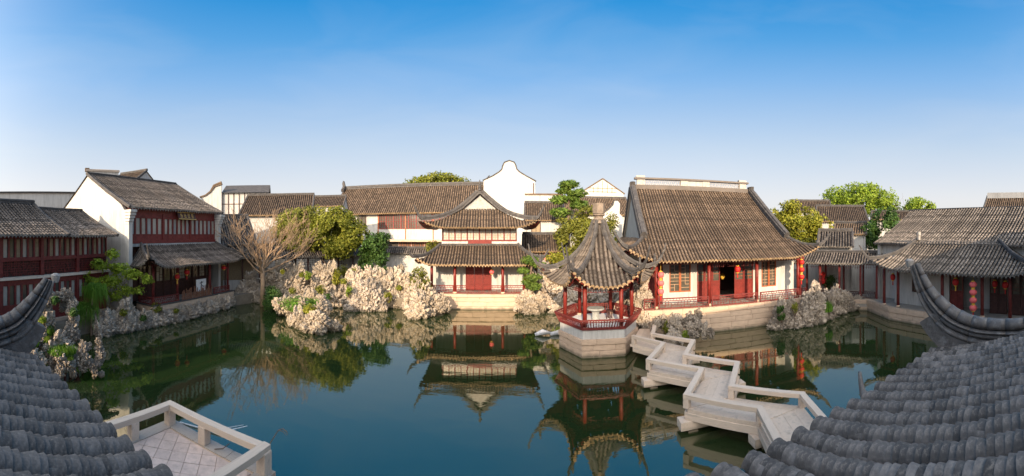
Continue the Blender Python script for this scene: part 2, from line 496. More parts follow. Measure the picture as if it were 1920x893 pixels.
_cube = {}
def piece(name, mat, parent, c, s, rz=0.0, rx=0.0, ry=0.0):
    """a bevelled block sharing one mesh per material"""
    if mat not in _cube:
        e = 0.5; d = 0.46
        mb = MB()
        mb.add([(-e, -d, -d), (-e, d, -d), (-e, d, d), (-e, -d, d), (e, -d, -d), (e, d, -d), (e, d, d), (e, -d, d),
                (-d, -e, -d), (d, -e, -d), (d, -e, d), (-d, -e, d), (-d, e, -d), (d, e, -d), (d, e, d), (-d, e, d),
                (-d, -d, -e), (d, -d, -e), (d, d, -e), (-d, d, -e), (-d, -d, e), (d, -d, e), (d, d, e), (-d, d, e)],
               [(0, 3, 2, 1), (4, 5, 6, 7), (8, 9, 10, 11), (12, 15, 14, 13), (16, 19, 18, 17), (20, 21, 22, 23),
                (0, 8, 11, 3), (1, 2, 15, 12), (4, 7, 10, 9), (5, 13, 14, 6),
                (0, 1, 19, 16), (3, 20, 23, 2), (4, 17, 18, 5), (7, 6, 22, 21),
                (8, 16, 17, 9), (11, 10, 21, 20), (12, 13, 18, 19), (15, 23, 22, 14),
                (0, 16, 8), (1, 12, 19), (2, 23, 15), (3, 11, 20), (4, 9, 17), (5, 18, 13), (6, 14, 22), (7, 21, 10)])
        _cube[mat] = mb.mesh('block_' + mat, mat)
    o = bpy.data.objects.new(name, _cube[mat])
    COL.objects.link(o)
    o.parent = parent
    o.location = c; o.scale = s; o.rotation_euler = (rx, ry, rz)
    return o

def pol(px, D, z=0.0):
    """bearing given as panorama column, ground distance in metres"""
    a = (px - 960) / FOC
    return (D * sin(a), D * cos(a), z)

def smooth(t):
    t = max(0.0, min(1.0, t))
    return t * t * (3 - 2 * t)

def lerp_tab(tab, x):
    if x <= tab[0][0]:
        return tab[0][1]
    for (a, b), (c, d) in zip(tab, tab[1:]):
        if x <= c:
            return b + (d - b) * (x - a) / (c - a)
    return tab[-1][1]

# ---------------------------------------------------------------- tiled roofs
ARC = [(cos(a), sin(a)) for a in (pi, pi * .8, pi * .6, pi * .4, pi * .2, 0)]

def tile_slope(parent, S, rows, pitch, r=None, tl=0.24, tile='tile_warm', pan='pan_warm', end='eave_tile', each=False, soffit='maroon', drop=0.14, sof_frac=1.0):
    """S(u, q): roof surface, q running up from the eave. rows: [(u, q_low, q_high)]. Overlapping half-round cover tiles on pans, end tiles at the eave, boarded underside."""
    r = r or pitch * 0.315
    S0 = S; sd = U(0, 50)
    def S(u, q):                                   # old roofs sag a little
        return S0(u, q) + Vector((0, 0, .035 * noise.noise(Vector((u * .6, q * .6, sd))) + .012 * noise.noise(Vector((u * 2.2, q * 1.5, sd)))))
    joined = MB(); pans = MB(); ends = MB(); sof = MB()
    for (u, qa, qb) in rows:
        if qb - qa < 0.12:
            continue
        mb = MB() if each else joined
        nt = max(1, int(round((qb - qa) / tl)))
        st = (qb - qa) / nt
        ju = U(-.012, .012)
        fr = []
        ph = U(0, .9) * st
        qs = [qa] + [qa + ph + st * k for k in range(1, nt)] + [qb]
        for q in qs:
            p = S(u + ju, q)
            T = (S(u, q + 0.05) - S(u, q - 0.05)).normalized()
            W = (S(u + 0.05, q) - S(u - 0.05, q))
            W = (W - T * W.dot(T)).normalized()
            N = W.cross(T)
            if N.z < 0:
                N = -N
            fr.append((p, T, W, N))
        for k in range(nt):
            (p0, T0, W0, N0), (p1, T1, W1, N1) = fr[k], fr[k + 1]
            r0 = r * U(1.05, 1.16); r1 = r * 0.92
            jx = U(-.01, .01)
            a = p0 - T0 * (st * 0.12) + W0 * jx + N0 * U(.02, .035)
            b = p1 + W1 * jx + N1 * 0.008
            vs = [tuple(a + W0 * (c * r0) + N0 * (s * r0)) for c, s in ARC] + [tuple(b + W1 * (c * r1) + N1 * (s * r1)) for c, s in ARC]
            mb.add(vs, [(j, j + 1, j + 7, j + 6) for j in range(5)])
        # end tile
        p0, T0, W0, N0 = fr[0]
        if qa < 0.02:
            rr = r * 1.45
            a = p0 - T0 * (st * 0.14) + N0 * 0.02
            ends.add([tuple(a)] + [tuple(a + W0 * (c * rr) + N0 * (s * rr)) for c, s in ARC] + [tuple(a - N0 * rr * .55)], [(0, 2, 1), (0, 3, 2), (0, 4, 3), (0, 5, 4), (0, 6, 5), (0, 1, 7), (0, 7, 6)])
            g = S(u + pitch / 2, 0) - T0 * (st * 0.1)
            ends.add([tuple(g - W0 * pitch * .3), tuple(g + W0 * pitch * .3), tuple(g - N0 * r * 2.0 - T0 * .02)], [(0, 1, 2)])
        # pans
        hw = pitch * 0.52
        vs = []
        for k in range(0, nt + 1):
            q = qa + st * k
            vs += [tuple(S(u - hw, q) - Vector((0, 0, .03))), tuple(S(u + hw, q) - Vector((0, 0, .03)))]
        pans.add(vs, [(2 * k, 2 * k + 1, 2 * k + 3, 2 * k + 2) for k in range(nt)])
        # underside
        if soffit:
            ks = sorted(set([0, nt // 2, nt]))
            vs = []
            for k in ks:
                q = max(qa + st * k * sof_frac, .13 if qa < .02 else 0)
                d = Vector((0, 0, -drop))
                vs += [tuple(S(u - hw, q) + d), tuple(S(u + hw, q) + d)]
            sof.add(vs, [(2 * k + 1, 2 * k, 2 * k + 2, 2 * k + 3) for k in range(len(ks) - 1)])
            if qa < 0.02:
                d = Vector((0, 0, -drop))
                sof.add([tuple(S(u - hw, 0.16) - Vector((0, 0, .04))), tuple(S(u + hw, 0.16) - Vector((0, 0, .04))), tuple(S(u + hw, 0.13) + d), tuple(S(u - hw, 0.13) + d)], [(0, 1, 2, 3)])
        if each:
            mb.build('tile_row', tile, parent, smooth=False)
    if joined.v:
        joined.build('tile_rows', tile, parent, kind='stuff')
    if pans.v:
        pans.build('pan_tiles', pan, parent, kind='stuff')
    if ends.v:
        ends.build('eave_tiles', end, parent, kind='stuff')
    if sof.v:
        sof.build('soffit', soffit, parent)

def span_rows(x0, x1, pitch, qfun, q0=0.0):
    nrow = max(1, int(round((x1 - x0) / pitch)))
    p = (x1 - x0) / nrow
    return [(x0 + p * (i + .5), q0, qfun(x0 + p * (i + .5))) for i in range(nrow)], p

def concave(run, rise, k=0.3):
    """height gained over run q, flat at the eave and steep at the ridge"""
    return lambda q: rise * ((1 - k) * (q / run) + k * (q / run) ** 2)

def plain_gable_roof(parent, x0, x1, ye, yr, ze, zr, pitch=0.24, tile='tile_grey', pan='pan_grey', end='eave_tile_grey', each=False, back=True, yb=None, k=0.25, tl=0.28, soffit='dark', ridge_h=0.3, ridge_mat='ridge', verge=True):
    """two slopes over a gabled house: eave at ye, ridge at yr, along local x"""
    run = yr - ye; h = concave(run, zr - ze, k)
    S = lambda u, q: Vector((u, ye + q, ze + h(q)))
    rows, p = span_rows(x0, x1, pitch, lambda u: run)
    tile_slope(parent, S, rows, p, tl=tl, tile=tile, pan=pan, end=end, each=each, soffit=soffit)
    if back:
        yb = yb if yb is not None else 2 * yr - ye
        runb = yb - yr; hb = concave(runb, zr - ze, k)
        Sb = lambda u, q: Vector((u, yb - q, ze + hb(q)))
        mb = MB()
        nn = 6
        vs = []
        for i in range(nn + 1):
            q = runb * i / nn
            vs += [tuple(Sb(x0, q)), tuple(Sb(x1, q))]
        for i in range(nn + 1):
            q = runb * i / nn
            vs += [tuple(Sb(x0, q) + Vector((0, 0, -.12))), tuple(Sb(x1, q) + Vector((0, 0, -.12)))]
        o = 2 * (nn + 1)
        mb.add(vs, [(2 * i + 1, 2 * i, 2 * i + 2, 2 * i + 3) for i in range(nn)] + [(o + 2 * i, o + 2 * i + 1, o + 2 * i + 3, o + 2 * i + 2) for i in range(nn)])
        mb.build('back_slope', tile, parent)
    MB().sweep([(x0 - .05, yr, zr), ((x0 + x1) / 2, yr, zr - .03), (x1 + .05, yr, zr)], [.3] * 3, [ridge_h] * 3).build('ridge', ridge_mat, parent)
    if verge:
        for x in (x0, x1):
            pts = []
            for i in range(7):
                q = run * i / 6
                pts.append((x, ye + q - .02, ze + h(q) - .06))
            MB().sweep(pts, [.2] * 7, [.2] * 7).build('verge', ridge_mat, parent)

# ---------------------------------------------------------------- joinery
def fret(mb, x0, x1, z0, z1, y, bw=0.03, cols=None, rows=None, seed=0):
    """open lattice of short bars"""
    rnd = random.Random(seed)
    w = x1 - x0; h = z1 - z0
    cols = cols or max(1, int(w / 0.22)); rows = rows or max(1, int(h / 0.2))
    cw = w / cols; ch = h / rows
    for i in range(1, cols):
        for j in range(rows):
            if rnd.random() < 0.78:
                mb.box(x0 + i * cw - bw / 2, x0 + i * cw + bw / 2, y - bw / 2, y + bw / 2, z0 + j * ch, z0 + (j + 1) * ch)
    for j in range(1, rows):
        for i in range(cols):
            if rnd.random() < 0.78:
                mb.box(x0 + i * cw, x0 + (i + 1) * cw, y - bw * .55, y + bw * .45, z0 + j * ch - bw / 2, z0 + j * ch + bw / 2)

def window(parent, x0, x1, z0, z1, y, cols=3, frame='maroon', pane='pane', fw=0.07, bar=0.05, lattice=None, sill=0.0, name='window', seed=1, nrow=1):
    mb = MB()
    mb.box(x0, x0 + fw, y - .06, y + .06, z0, z1); mb.box(x1 - fw, x1, y - .06, y + .06, z0, z1)
    mb.box(x0 + fw, x1 - fw, y - .06, y + .06, z0, z0 + fw); mb.box(x0 + fw, x1 - fw, y - .06, y + .06, z1 - fw, z1)
    for i in range(1, cols):
        x = x0 + (x1 - x0) * i / cols
        mb.box(x - bar / 2, x + bar / 2, y - .045, y + .045, z0 + fw, z1 - fw)
    for i in range(1, nrow):
        z = z0 + (z1 - z0) * i / nrow
        mb.box(x0 + fw, x1 - fw, y - .035, y + .035, z - bar / 2, z + bar / 2)
    w = mb.build(name, frame, parent)
    if lattice:
        mb = MB()
        fret(mb, x0 + fw, x1 - fw, z0 + fw, z1 - fw, y + .01, 0.028, seed=seed)
        mb.build('lattice', lattice, w)
    MB().box(x0 + fw, x1 - fw, y + .03, y + .045, z0 + fw, z1 - fw).build('pane', pane, w)
    if sill:
        MB().box(x0 - .05, x1 + .05, y - .12, y + .02, z0 - sill, z0 - .003).build('sill', frame, w)
    return w

def door_leaf(parent, x0, x1, z0, z1, y, mat='red', pane='pane_dark', lattice='orange_wood', seed=3):
    mb = MB()
    fw = 0.07; zm = z0 + (z1 - z0) * 0.38
    mb.box(x0 + .005, x0 + fw, y - .04, y + .04, z0, z1); mb.box(x1 - fw, x1 - .005, y - .04, y + .04, z0, z1)
    for z in (z0, zm, zm + .22, z1 - fw):
        mb.box(x0 + fw, x1 - fw, y - .035, y + .035, z, z + fw)
    mb.box(x0 + fw, x1 - fw, y - .015, y + .02, z0 + fw, zm)
    mb.box(x0 + fw, x1 - fw, y - .015, y + .02, zm + fw, zm + .22)
    d = mb.build('door', mat, parent)
    mb = MB()
    fret(mb, x0 + fw, x1 - fw, zm + .29, z1 - fw, y - .005, 0.025, seed=seed)
    mb.build('lattice', lattice, d)
    MB().box(x0 + fw, x1 - fw, y + .015, y + .03, zm + .29, z1 - fw).build('pane', pane, d)
    return d

def column(parent, x, y, z0, z1, r=0.11, mat='red'):
    o = MB().tube([(x, y, z0 + .12), (x, y, z1)], [r, r * .95], 12).build('column', mat, parent, smooth=True)
    MB().lathe((x, y, z0), [(r * 1.2, 0), (r * 1.5, .05), (r * 1.45, .1), (r * 1.05, .14)], 12).build('column_base', 'granite', o)
    return o

def railing(parent, p0, p1, z0, h, mat='maroon', cell=0.2, seed=0, posts=True, back=None):
    """one panel of fretwork balustrade between two plan points"""
    rnd = random.Random(seed)
    p0 = Vector((p0[0], p0[1], 0)); p1 = Vector((p1[0], p1[1], 0))
    L = (p1 - p0).length; d = (p1 - p0) / L
    at = lambda s, z: tuple(p0 + d * s + Vector((0, 0, z0 + z)))
    mb = MB()
    mb.bar(at(0, h - .03), at(L, h - .03), .09, .06)
    mb.bar(at(0, .05), at(L, .05), .06, .06)
    mb.bar(at(0, h - .17), at(L, h - .17), .045, .04)
    if posts:
        mb.bar(at(.03, 0), at(.03, h - .06), .06); mb.bar(at(L - .03, 0), at(L - .03, h - .06), .06)
    cols = max(2, int(L / cell)); cw = L / cols
    zs = [.08 + (h - .27) * k / 3 for k in range(4)]
    for i in range(cols + 1):
        for j in range(3):
            if rnd.random() < 0.72:
                mb.bar(at(i * cw, zs[j]), at(i * cw, zs[j + 1]), .028)
    for j in (1, 2):
        for i in range(cols):
            if rnd.random() < 0.75:
                mb.bar(at(i * cw, zs[j]), at((i + 1) * cw, zs[j]), .024)
    for i in range(cols):
        mb.bar(at((i + .5) * cw, h - .17), at((i + .5) * cw, h - .06), .025)
    return mb.build('railing', mat, parent)

def stone_face(parent, p0, p1, z0, z1, courses, blen, mat='granite', th=0.3, name='stone_block', proud_top=0.05):
    """coursed ashlar between two plan points: every block is a piece; joints are gaps in front of a backing"""
    p0 = Vector((p0[0], p0[1], 0)); p1 = Vector((p1[0], p1[1], 0))
    L = (p1 - p0).length; d = (p1 - p0) / L; inn = Vector((-d.y, d.x, 0))
    rz = atan2(d.y, d.x)
    ch = (z1 - z0) / courses
    for c in range(courses):
        s = 0.0
        first = True
        while s < L - 0.02:
            w = U(.75, 1.25) * blen
            if first:
                w *= U(.4, 1.0); first = False
            if L - s - w < blen * .35:
                w = L - s
            w = min(w, L - s)
            top = c == courses - 1
            out = (proud_top if top else 0) + U(-.008, .008)
            ctr = p0 + d * (s + w / 2) + inn * (th / 2 - out)
            piece(name, mat, parent, (ctr.x, ctr.y, z0 + ch * (c + .5)), (w - .014, th, ch - .014), rz)
            s += w
    c = p0 + d * (L / 2) + inn * (th * .6)
    piece('wall_core', 'mortar', parent, (c.x, c.y, (z0 + z1) / 2 - .02), (L - .1, th * .8, z1 - z0 - .06), rz)

def lantern(parent, x, y, z, r=0.2, h=0.3, mat='lantern', tassel=True, name='lantern'):
    mb = MB()
    k = 14
    prof = [(r * .45, -h / 2)] + [(r * max(.45, cos(t)) ** .7, h / 2 * sin(t)) for t in (-1.1, -.75, -.4, 0, .4, .75, 1.1)] + [(r * .45, h / 2)]
    body = mb.lathe((x, y, z), prof, k).build(name, mat, parent, smooth=True)
    MB().lathe((x, y, z + h / 2), [(r * .5, -.01), (r * .5, .035), (r * .3, .06)], 10).build('cap', 'yellow', body)
    MB().lathe((x, y, z - h / 2), [(r * .3, -.05), (r * .5, -.03), (r * .5, .01)], 10).build('cap', 'yellow', body)
    if tassel:
        MB().tube([(x, y, z - h / 2 - .04), (x, y, z - h / 2 - .34)], [.03, .045], 6).build('tassel', 'yellow' if tassel == 'y' else 'lantern', body)
    return body

def hung_lantern(loc, label, ztop, r=0.2, h=0.34, mat='lantern', tassel=True, group=None):
    """one lantern on its cord"""
    t = thing('lantern', label, 'lantern', loc, 0, group or 'lanterns hung under the eaves')
    lantern(t, 0, 0, 0, r, h, mat, tassel, 'lantern_body')
    MB().tube([(0, 0, h / 2), (0, 0, ztop - loc[2])], [.012, .012], 5).build('cord', 'dark', t)
    return t

def lantern_string(loc, label, count, step, ztop, r=0.2, h=0.3, mat='lantern', group=None):
    t = thing('lantern_string', label, 'lantern string', loc, 0, group or 'strings of lanterns')
    for k in range(count):
        lantern(t, 0, 0, -k * step, r, h, mat, tassel=(k == count - 1), name='lantern_body')
    MB().tube([(0, 0, ztop - loc[2]), (0, 0, -count * step + step)], [.012, .012], 5).build('cord', 'yellow', t)
    return t

# ---------------------------------------------------------------- hipped skirts with swept-up corners
def skirt(parent, ex0, ex1, ey, tx0, tx1, ty, ze, zt, yb, lift=0.6, Lc=2.0, tip=(0.6, 0.5, 1.0), pitch=0.22, tile='tile_warm', pan='pan_warm', end='eave_tile', each=False, left=True, right=True, soffit='maroon', tl=0.24, rw=0.2, rh=0.26, k=0.25, side_each=False):
    run = ty - ey
    h = concave(run, zt - ze, k)
    def cf(u):
        a = max(0.0, 1 - (u - ex0) / Lc) if left else 0.0
        b = max(0.0, 1 - (ex1 - u) / Lc) if right else 0.0
        return min(1.2, max(a, b)) ** 2
    def S(u, q):
        c = cf(u) * max(0.0, 1 - q / run) ** 1.3
        return Vector((u, ey + q - .25 * c, ze + h(q) + lift * c))
    def qm(u):
        if left and u < tx0:
            return (u - ex0) / (tx0 - ex0) * run
        if right and u > tx1:
            return (ex1 - u) / (ex1 - tx1) * run
        return run
    rows, p = span_rows(ex0 + .05 if left else ex0, ex1 - .05 if right else ex1, pitch, qm)
    tile_slope(parent, S, rows, p, tile=tile, pan=pan, end=end, each=each, soffit=soffit, tl=tl)
    for sgn, on in ((-1, left), (1, right)):
        if not on:
            continue
        exs, txs = (ex0, tx0) if sgn < 0 else (ex1, tx1)
        run2 = abs(txs - exs)
        h2 = concave(run2, zt - ze, k)
        def S2(u, q, exs=exs, sgn=sgn, run2=run2, h2=h2):
            c = min(1.2, max(0.0, 1 - (u - ey) / Lc)) ** 2 * max(0.0, 1 - q / run2) ** 1.3
            return Vector((exs - sgn * (q - .25 * c), u, ze + h2(q) + lift * c))
        rows, p = span_rows(ey + .05, yb, pitch, lambda u: min(run2, (u - ey) / run * run2))
        tile_slope(parent, S2, rows, p, tile=tile, pan=pan, end=end, soffit=soffit, tl=tl, each=side_each)
        pts = []; ws = []; hs = []
        for i in range(9):
            s = i / 8
            x = txs + (exs - txs) * s; q = run * (1 - s)
            z = ze + h(q) + lift * (s ** 2.6)
            pts.append((x + sgn * .2 * s ** 3, ey + q - .2 * s ** 3, z)); ws.append(rw); hs.append(rh)
        x, y, z = pts[-1]
        for s in (.3, .6, .85, 1.0):
            pts.append((x + sgn * tip[0] * s, y - tip[1] * s, z + tip[2] * s ** 1.6)); ws.append(rw * (1 - .75 * s)); hs.append(rh * (1 - .7 * s))
        MB().sweep(pts, ws, hs).build('hip_ridge', 'ridge', parent, smooth=False)
    return S

# ================================================================ THE SETTING
def flat(name, poly, z, mat):
    mb = MB()
    mb.add([(x, y, z) for x, y in poly], [tuple(range(len(poly)))])
    return struct(mb.build(name, mat))

flat('water', [(-32, -6), (32, -6), (32, 45), (-32, 45)], 0.0, 'water')
# bank outline of the pond (counter-clockwise seen from above starting behind the viewer)
BANK = [(-17.6, -5), (-17.6, 0.5), (-19.2, 5.0), (-20.2, 9.0), (-19.9, 11.3), (-21.0, 20.3), (-20.6, 23.0), (-18.5, 25.6), (-15.2, 27.0), (-11.2, 26.6), (-7.2, 26.6),
        (-6.2, 28.4), (1.4, 28.6), (3.2, 28.2), (5.6, 24.6), (6.6, 20.2), (19.6, 17.2), (21.2, 17.8), (22.6, 17.0), (23.9, 15.2), (21.9, 11.5), (21.2, 7.7), (20.6, 2.0), (20.0, -5)]
mb = MB()
k = len(BANK)
outer = []
for (x, y) in BANK:
    a = atan2(x, y - 5)
    outer.append((900 * sin(a), 900 * cos(a)))
outer[0] = (-900, -900); outer[-1] = (900, -900)
mb.add([(x, y, .85) for x, y in BANK] + [(x, y, .85) for x, y in outer] + [(x, y, -1.0) for x, y in BANK],
       [(j, j + 1, j + 1 + k, j + k) for j in range(k - 1)] + [(j + 1, j, j + 2 * k, j + 1 + 2 * k) for j in range(k - 1)])
mb.add([(-900, -900, .85), (900, -900, .85), (20, -5, .85), (-17.6, -5, .85), (20, -5, -1), (-17.6, -5, -1)], [(0, 1, 2, 3), (3, 2, 4, 5)])
struct(mb.build('ground', 'earth'))

# ================================================================ MAIN HALL (steep brown roof, open ridge)
n = 13.05
nr = radians(n)
HX = lambda t, d: (d * sin(nr) + t * cos(nr), d * cos(nr) - t * sin(nr), 0)
hall = thing('garden_hall', 'large hall with steep brown tiled roof, openwork ridge and white piers on stone base', 'hall', HX(8.4, 20), n)
stone_face(hall, (-5.5, 0), (6.05, 0), -.5, 1.55, 6, 1.5, 'granite', .35)
stone_face(hall, (6.05, 0), (6.05, 4.0), -.5, 1.55, 6, 1.5, 'granite', .35)
MB().box(-5.4, 5.95, .3, 14, -.5, 1.5).build('platform_floor', 'paving', hall)
for x0, x1 in ((-5.3, -4.6), (-4.4, -1.25), (-1.05, 2.1), (2.3, 5.4), (5.6, 6.0)):
    railing(hall, (x0, .18), (x1, .18), 1.55, .66, 'maroon', .19, seed=int(x0 * 10) + 80)
for x in (-4.5, -1.15, 2.2, 5.5):
    column(hall, x, .45, 1.55, 4.5, .12, 'red')
# front wall
def pier(x0, x1, z0=1.5, z1=4.75, y=1.9, mat='plaster', nm='wall', par=hall, th=.25):
    return MB().box(x0, x1, y, y + th, z0, z1).build(nm, mat, par)
pier(-3.79, -3.36); pier(-1.92, -1.48); pier(2.66, 3.34); pier(4.54, 6.1)
pier(-3.36, -1.92, 1.5, 2.24); pier(3.34, 4.54, 1.5, 2.24)
MB().box(-5.35, -3.79, 1.9, 2.1, 1.5, 4.75).build('side_panel', 'maroon', hall)
MB().box(-5.4, 6.1, 1.86, 1.96, 4.32, 4.75).build('lintel', 'maroon', hall)
MB().box(-5.3, 6.0, .38, .54, 4.2, 4.45).build('eave_beam', 'maroon', hall)
window(hall, -3.36, -2.64, 2.24, 4.32, 1.95, 1, 'orange_wood', 'pane_dark', lattice='lattice', seed=5)
window(hall, -2.64, -1.92, 2.24, 4.32, 1.95, 1, 'orange_wood', 'pane_dark', lattice='lattice', seed=6)
window(hall, 3.34, 3.94, 2.24, 4.32, 1.95, 1, 'orange_wood', 'pane_dark', lattice='lattice', seed=7)
window(hall, 3.94, 4.54, 2.24, 4.32, 1.95, 1, 'orange_wood', 'pane_dark', lattice='lattice', seed=8)
for i, (x0, x1) in enumerate(((-1.48, -.95), (-.95, -.4), (-.4, .15), (1.22, 1.94), (1.94, 2.66))):
    door_leaf(hall, x0, x1, 1.55, 4.32, 1.95, 'red', seed=20 + i)
# side, back walls and the room behind the open doors
MB().box(-5.35, -5.1, 2.1, 13.2, 1.5, 5.0).build('wall', 'plaster', hall)
MB().box(5.85, 6.1, 2.15, 13.2, 1.5, 5.0).build('wall', 'plaster', hall)
MB().box(-5.1, 5.85, 13.0, 13.2, 1.5, 5.0).build('wall', 'plaster', hall)
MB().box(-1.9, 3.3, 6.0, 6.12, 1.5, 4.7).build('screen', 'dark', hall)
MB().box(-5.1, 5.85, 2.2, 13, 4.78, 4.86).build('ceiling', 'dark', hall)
mb = MB()
for x in (-.9, -.2, .5, 1.2, 1.9):
    mb.box(x, x + .04, .43, .49, 3.95, 4.2)
fret(mb, -1.0, 2.1, 3.95, 4.2, .46, .03, 22, 2, 3)
mb.build('hanging_fretwork', 'maroon', hall)
# roof
EY, EZ, RUN = -.7, 4.45, 8.2
hh = concave(RUN, 5.25, .12)
def S(u, q):
    c = max(0., (abs(u) - 3.9) / 2.5) ** 2.2 * max(0., 1 - q / 2.4)
    return Vector((u, EY + q - .25 * c, EZ + hh(q) + .75 * c))
rows, p = span_rows(-6.35, 6.35, .205, lambda u: RUN if abs(u) < 5.15 else (6.4 - abs(u)) / 1.25 * 2.2)
tile_slope(hall, S, rows, p, tl=.26, each=True)
for sg in (-1, 1):
    h2 = concave(1.2, hh(2.2), .1)
    def S2(u, q, sg=sg):
        c = max(0., 1 - (u - EY) / 2.5) ** 2.2 * max(0., 1 - q / 1.3)
        return Vector((sg * (6.4 - q + .25 * c), u, EZ + h2(q) + .75 * c))
    rows, p = span_rows(EY + .05, 15.5, .205, lambda u: min(1.2, (u - EY) / 2.2 * 1.2))
    tile_slope(hall, S2, rows, p)
    # gable face
    prof = [(EY + 2.2 + i * .6, EZ + hh(2.2 + i * .6)) for i in range(11)]
    poly = prof + [(15.0 - y, z) for y, z in reversed(prof)]
    g = MB().wallx(poly, sg * 5.02, sg * 5.14).build('gable', 'plaster_grey', hall)
    for side in (0, 1):
        pts = [(sg * 5.12, (y if not side else 15.0 - y), z - .12) for y, z in prof]
        MB().sweep(pts + [(sg * 5.12, 7.5, 10.15)], [.46] * 11 + [.4], [.66] * 11 + [.7]).build('verge_ridge', 'ridge', hall)
        pts2 = [(sg * 5.2, (y if not side else 15.0 - y), z - .34) for y, z in prof]
        MB().sweep(pts2, [.14] * 11, [.3] * 11, [(-.5, 0), (.5, 0), (.5, 1), (-.5, 1)]).build('bargeboard', 'lead', hall)
    pts = []; ws = []; hs = []
    for i in range(9):
        s = i / 8
        q = 2.2 * (1 - s)
        pts.append((sg * (5.15 + 1.3 * s), EY + q - .2 * s ** 3, EZ + hh(q) + .75 * s ** 2.4)); ws.append(.2); hs.append(.26)
    x, y, z = pts[-1]
    for s in (.3, .6, .85, 1.):
        pts.append((x + sg * .75 * s, y - .35 * s, z + .95 * s ** 1.5)); ws.append(.2 * (1 - .7 * s)); hs.append(.26 * (1 - .65 * s))
    MB().sweep(pts, ws, hs).build('hip_ridge', 'ridge', hall)
mb = MB()
vs = []
for i in range(9):
    q = RUN * i / 8
    vs += [(-5.1, 15.7 - q, EZ + hh(q)), (5.1, 15.7 - q, EZ + hh(q))]
mb.add(vs, [(2 * i + 1, 2 * i, 2 * i + 2, 2 * i + 3) for i in range(8)])
mb.build('back_slope', 'tile_warm', hall)
# open ridge: base, cap, blocks and lattice
MB().box(-4.9, 4.9, 7.3, 7.7, 9.62, 9.98).build('ridge_base', 'tile_grey', hall)
MB().box(-4.95, 4.95, 7.28, 7.72, 10.42, 10.56).build('ridge_cap', 'tile_grey', hall)
for x0, x1, mt in ((-4.75, -4.1, 'mortar'), (-1.15, -.55, 'mortar'), (.75, 1.35, 'mortar'), (4.1, 4.75, 'mortar')):
    MB().box(x0, x1, 7.36, 7.64, 9.98, 10.42).build('ridge_block', mt, hall)
MB().box(-.55, .75, 7.42, 7.58, 9.98, 10.42).build('ridge_carving', 'plaster_grey', hall)
for x in (-4.45, 4.4):
    MB().box(x - .35, x + .35, 7.34, 7.66, 10.563, 10.72).build('ridge_crown', 'mortar', hall)
for x0, x1 in ((-4.1, -1.15), (1.35, 4.1)):
    mb = MB()
    c = int((x1 - x0) / .16)
    for i in range(c):
        xa = x0 + (x1 - x0) * i / c; xb = x0 + (x1 - x0) * (i + 1) / c
        mb.bar((xa, 7.5, 9.98), (xb, 7.5, 10.42), .035); mb.bar((xb, 7.5, 9.98), (xa, 7.5, 10.42), .035)
    mb.build('ridge_lattice', 'mortar', hall)

lantern_string(HX(4.1, 20.1)[:2] + (3.62,), 'string of three faded pink lanterns beside hexagonal pavilion roof', 3, .5, 4.4, .2, .36, 'lantern_pink')
lantern_string(HX(14.1, 20.3)[:2] + (4.02,), 'string of three red lanterns at hall corner by lit gallery', 3, .52, 4.5, .21, .36, 'lantern')
hung_lantern(HX(9.2, 20.45)[:2] + (3.75,), 'red and gold lantern hanging above open hall doorway', 4.3, .2, .42, 'lantern', True)
hung_lantern(HX(9.4, 23.6)[:2] + (2.95,), 'small amber lantern inside dark hall doorway', 4.7, .18, .34, 'yellow', False)

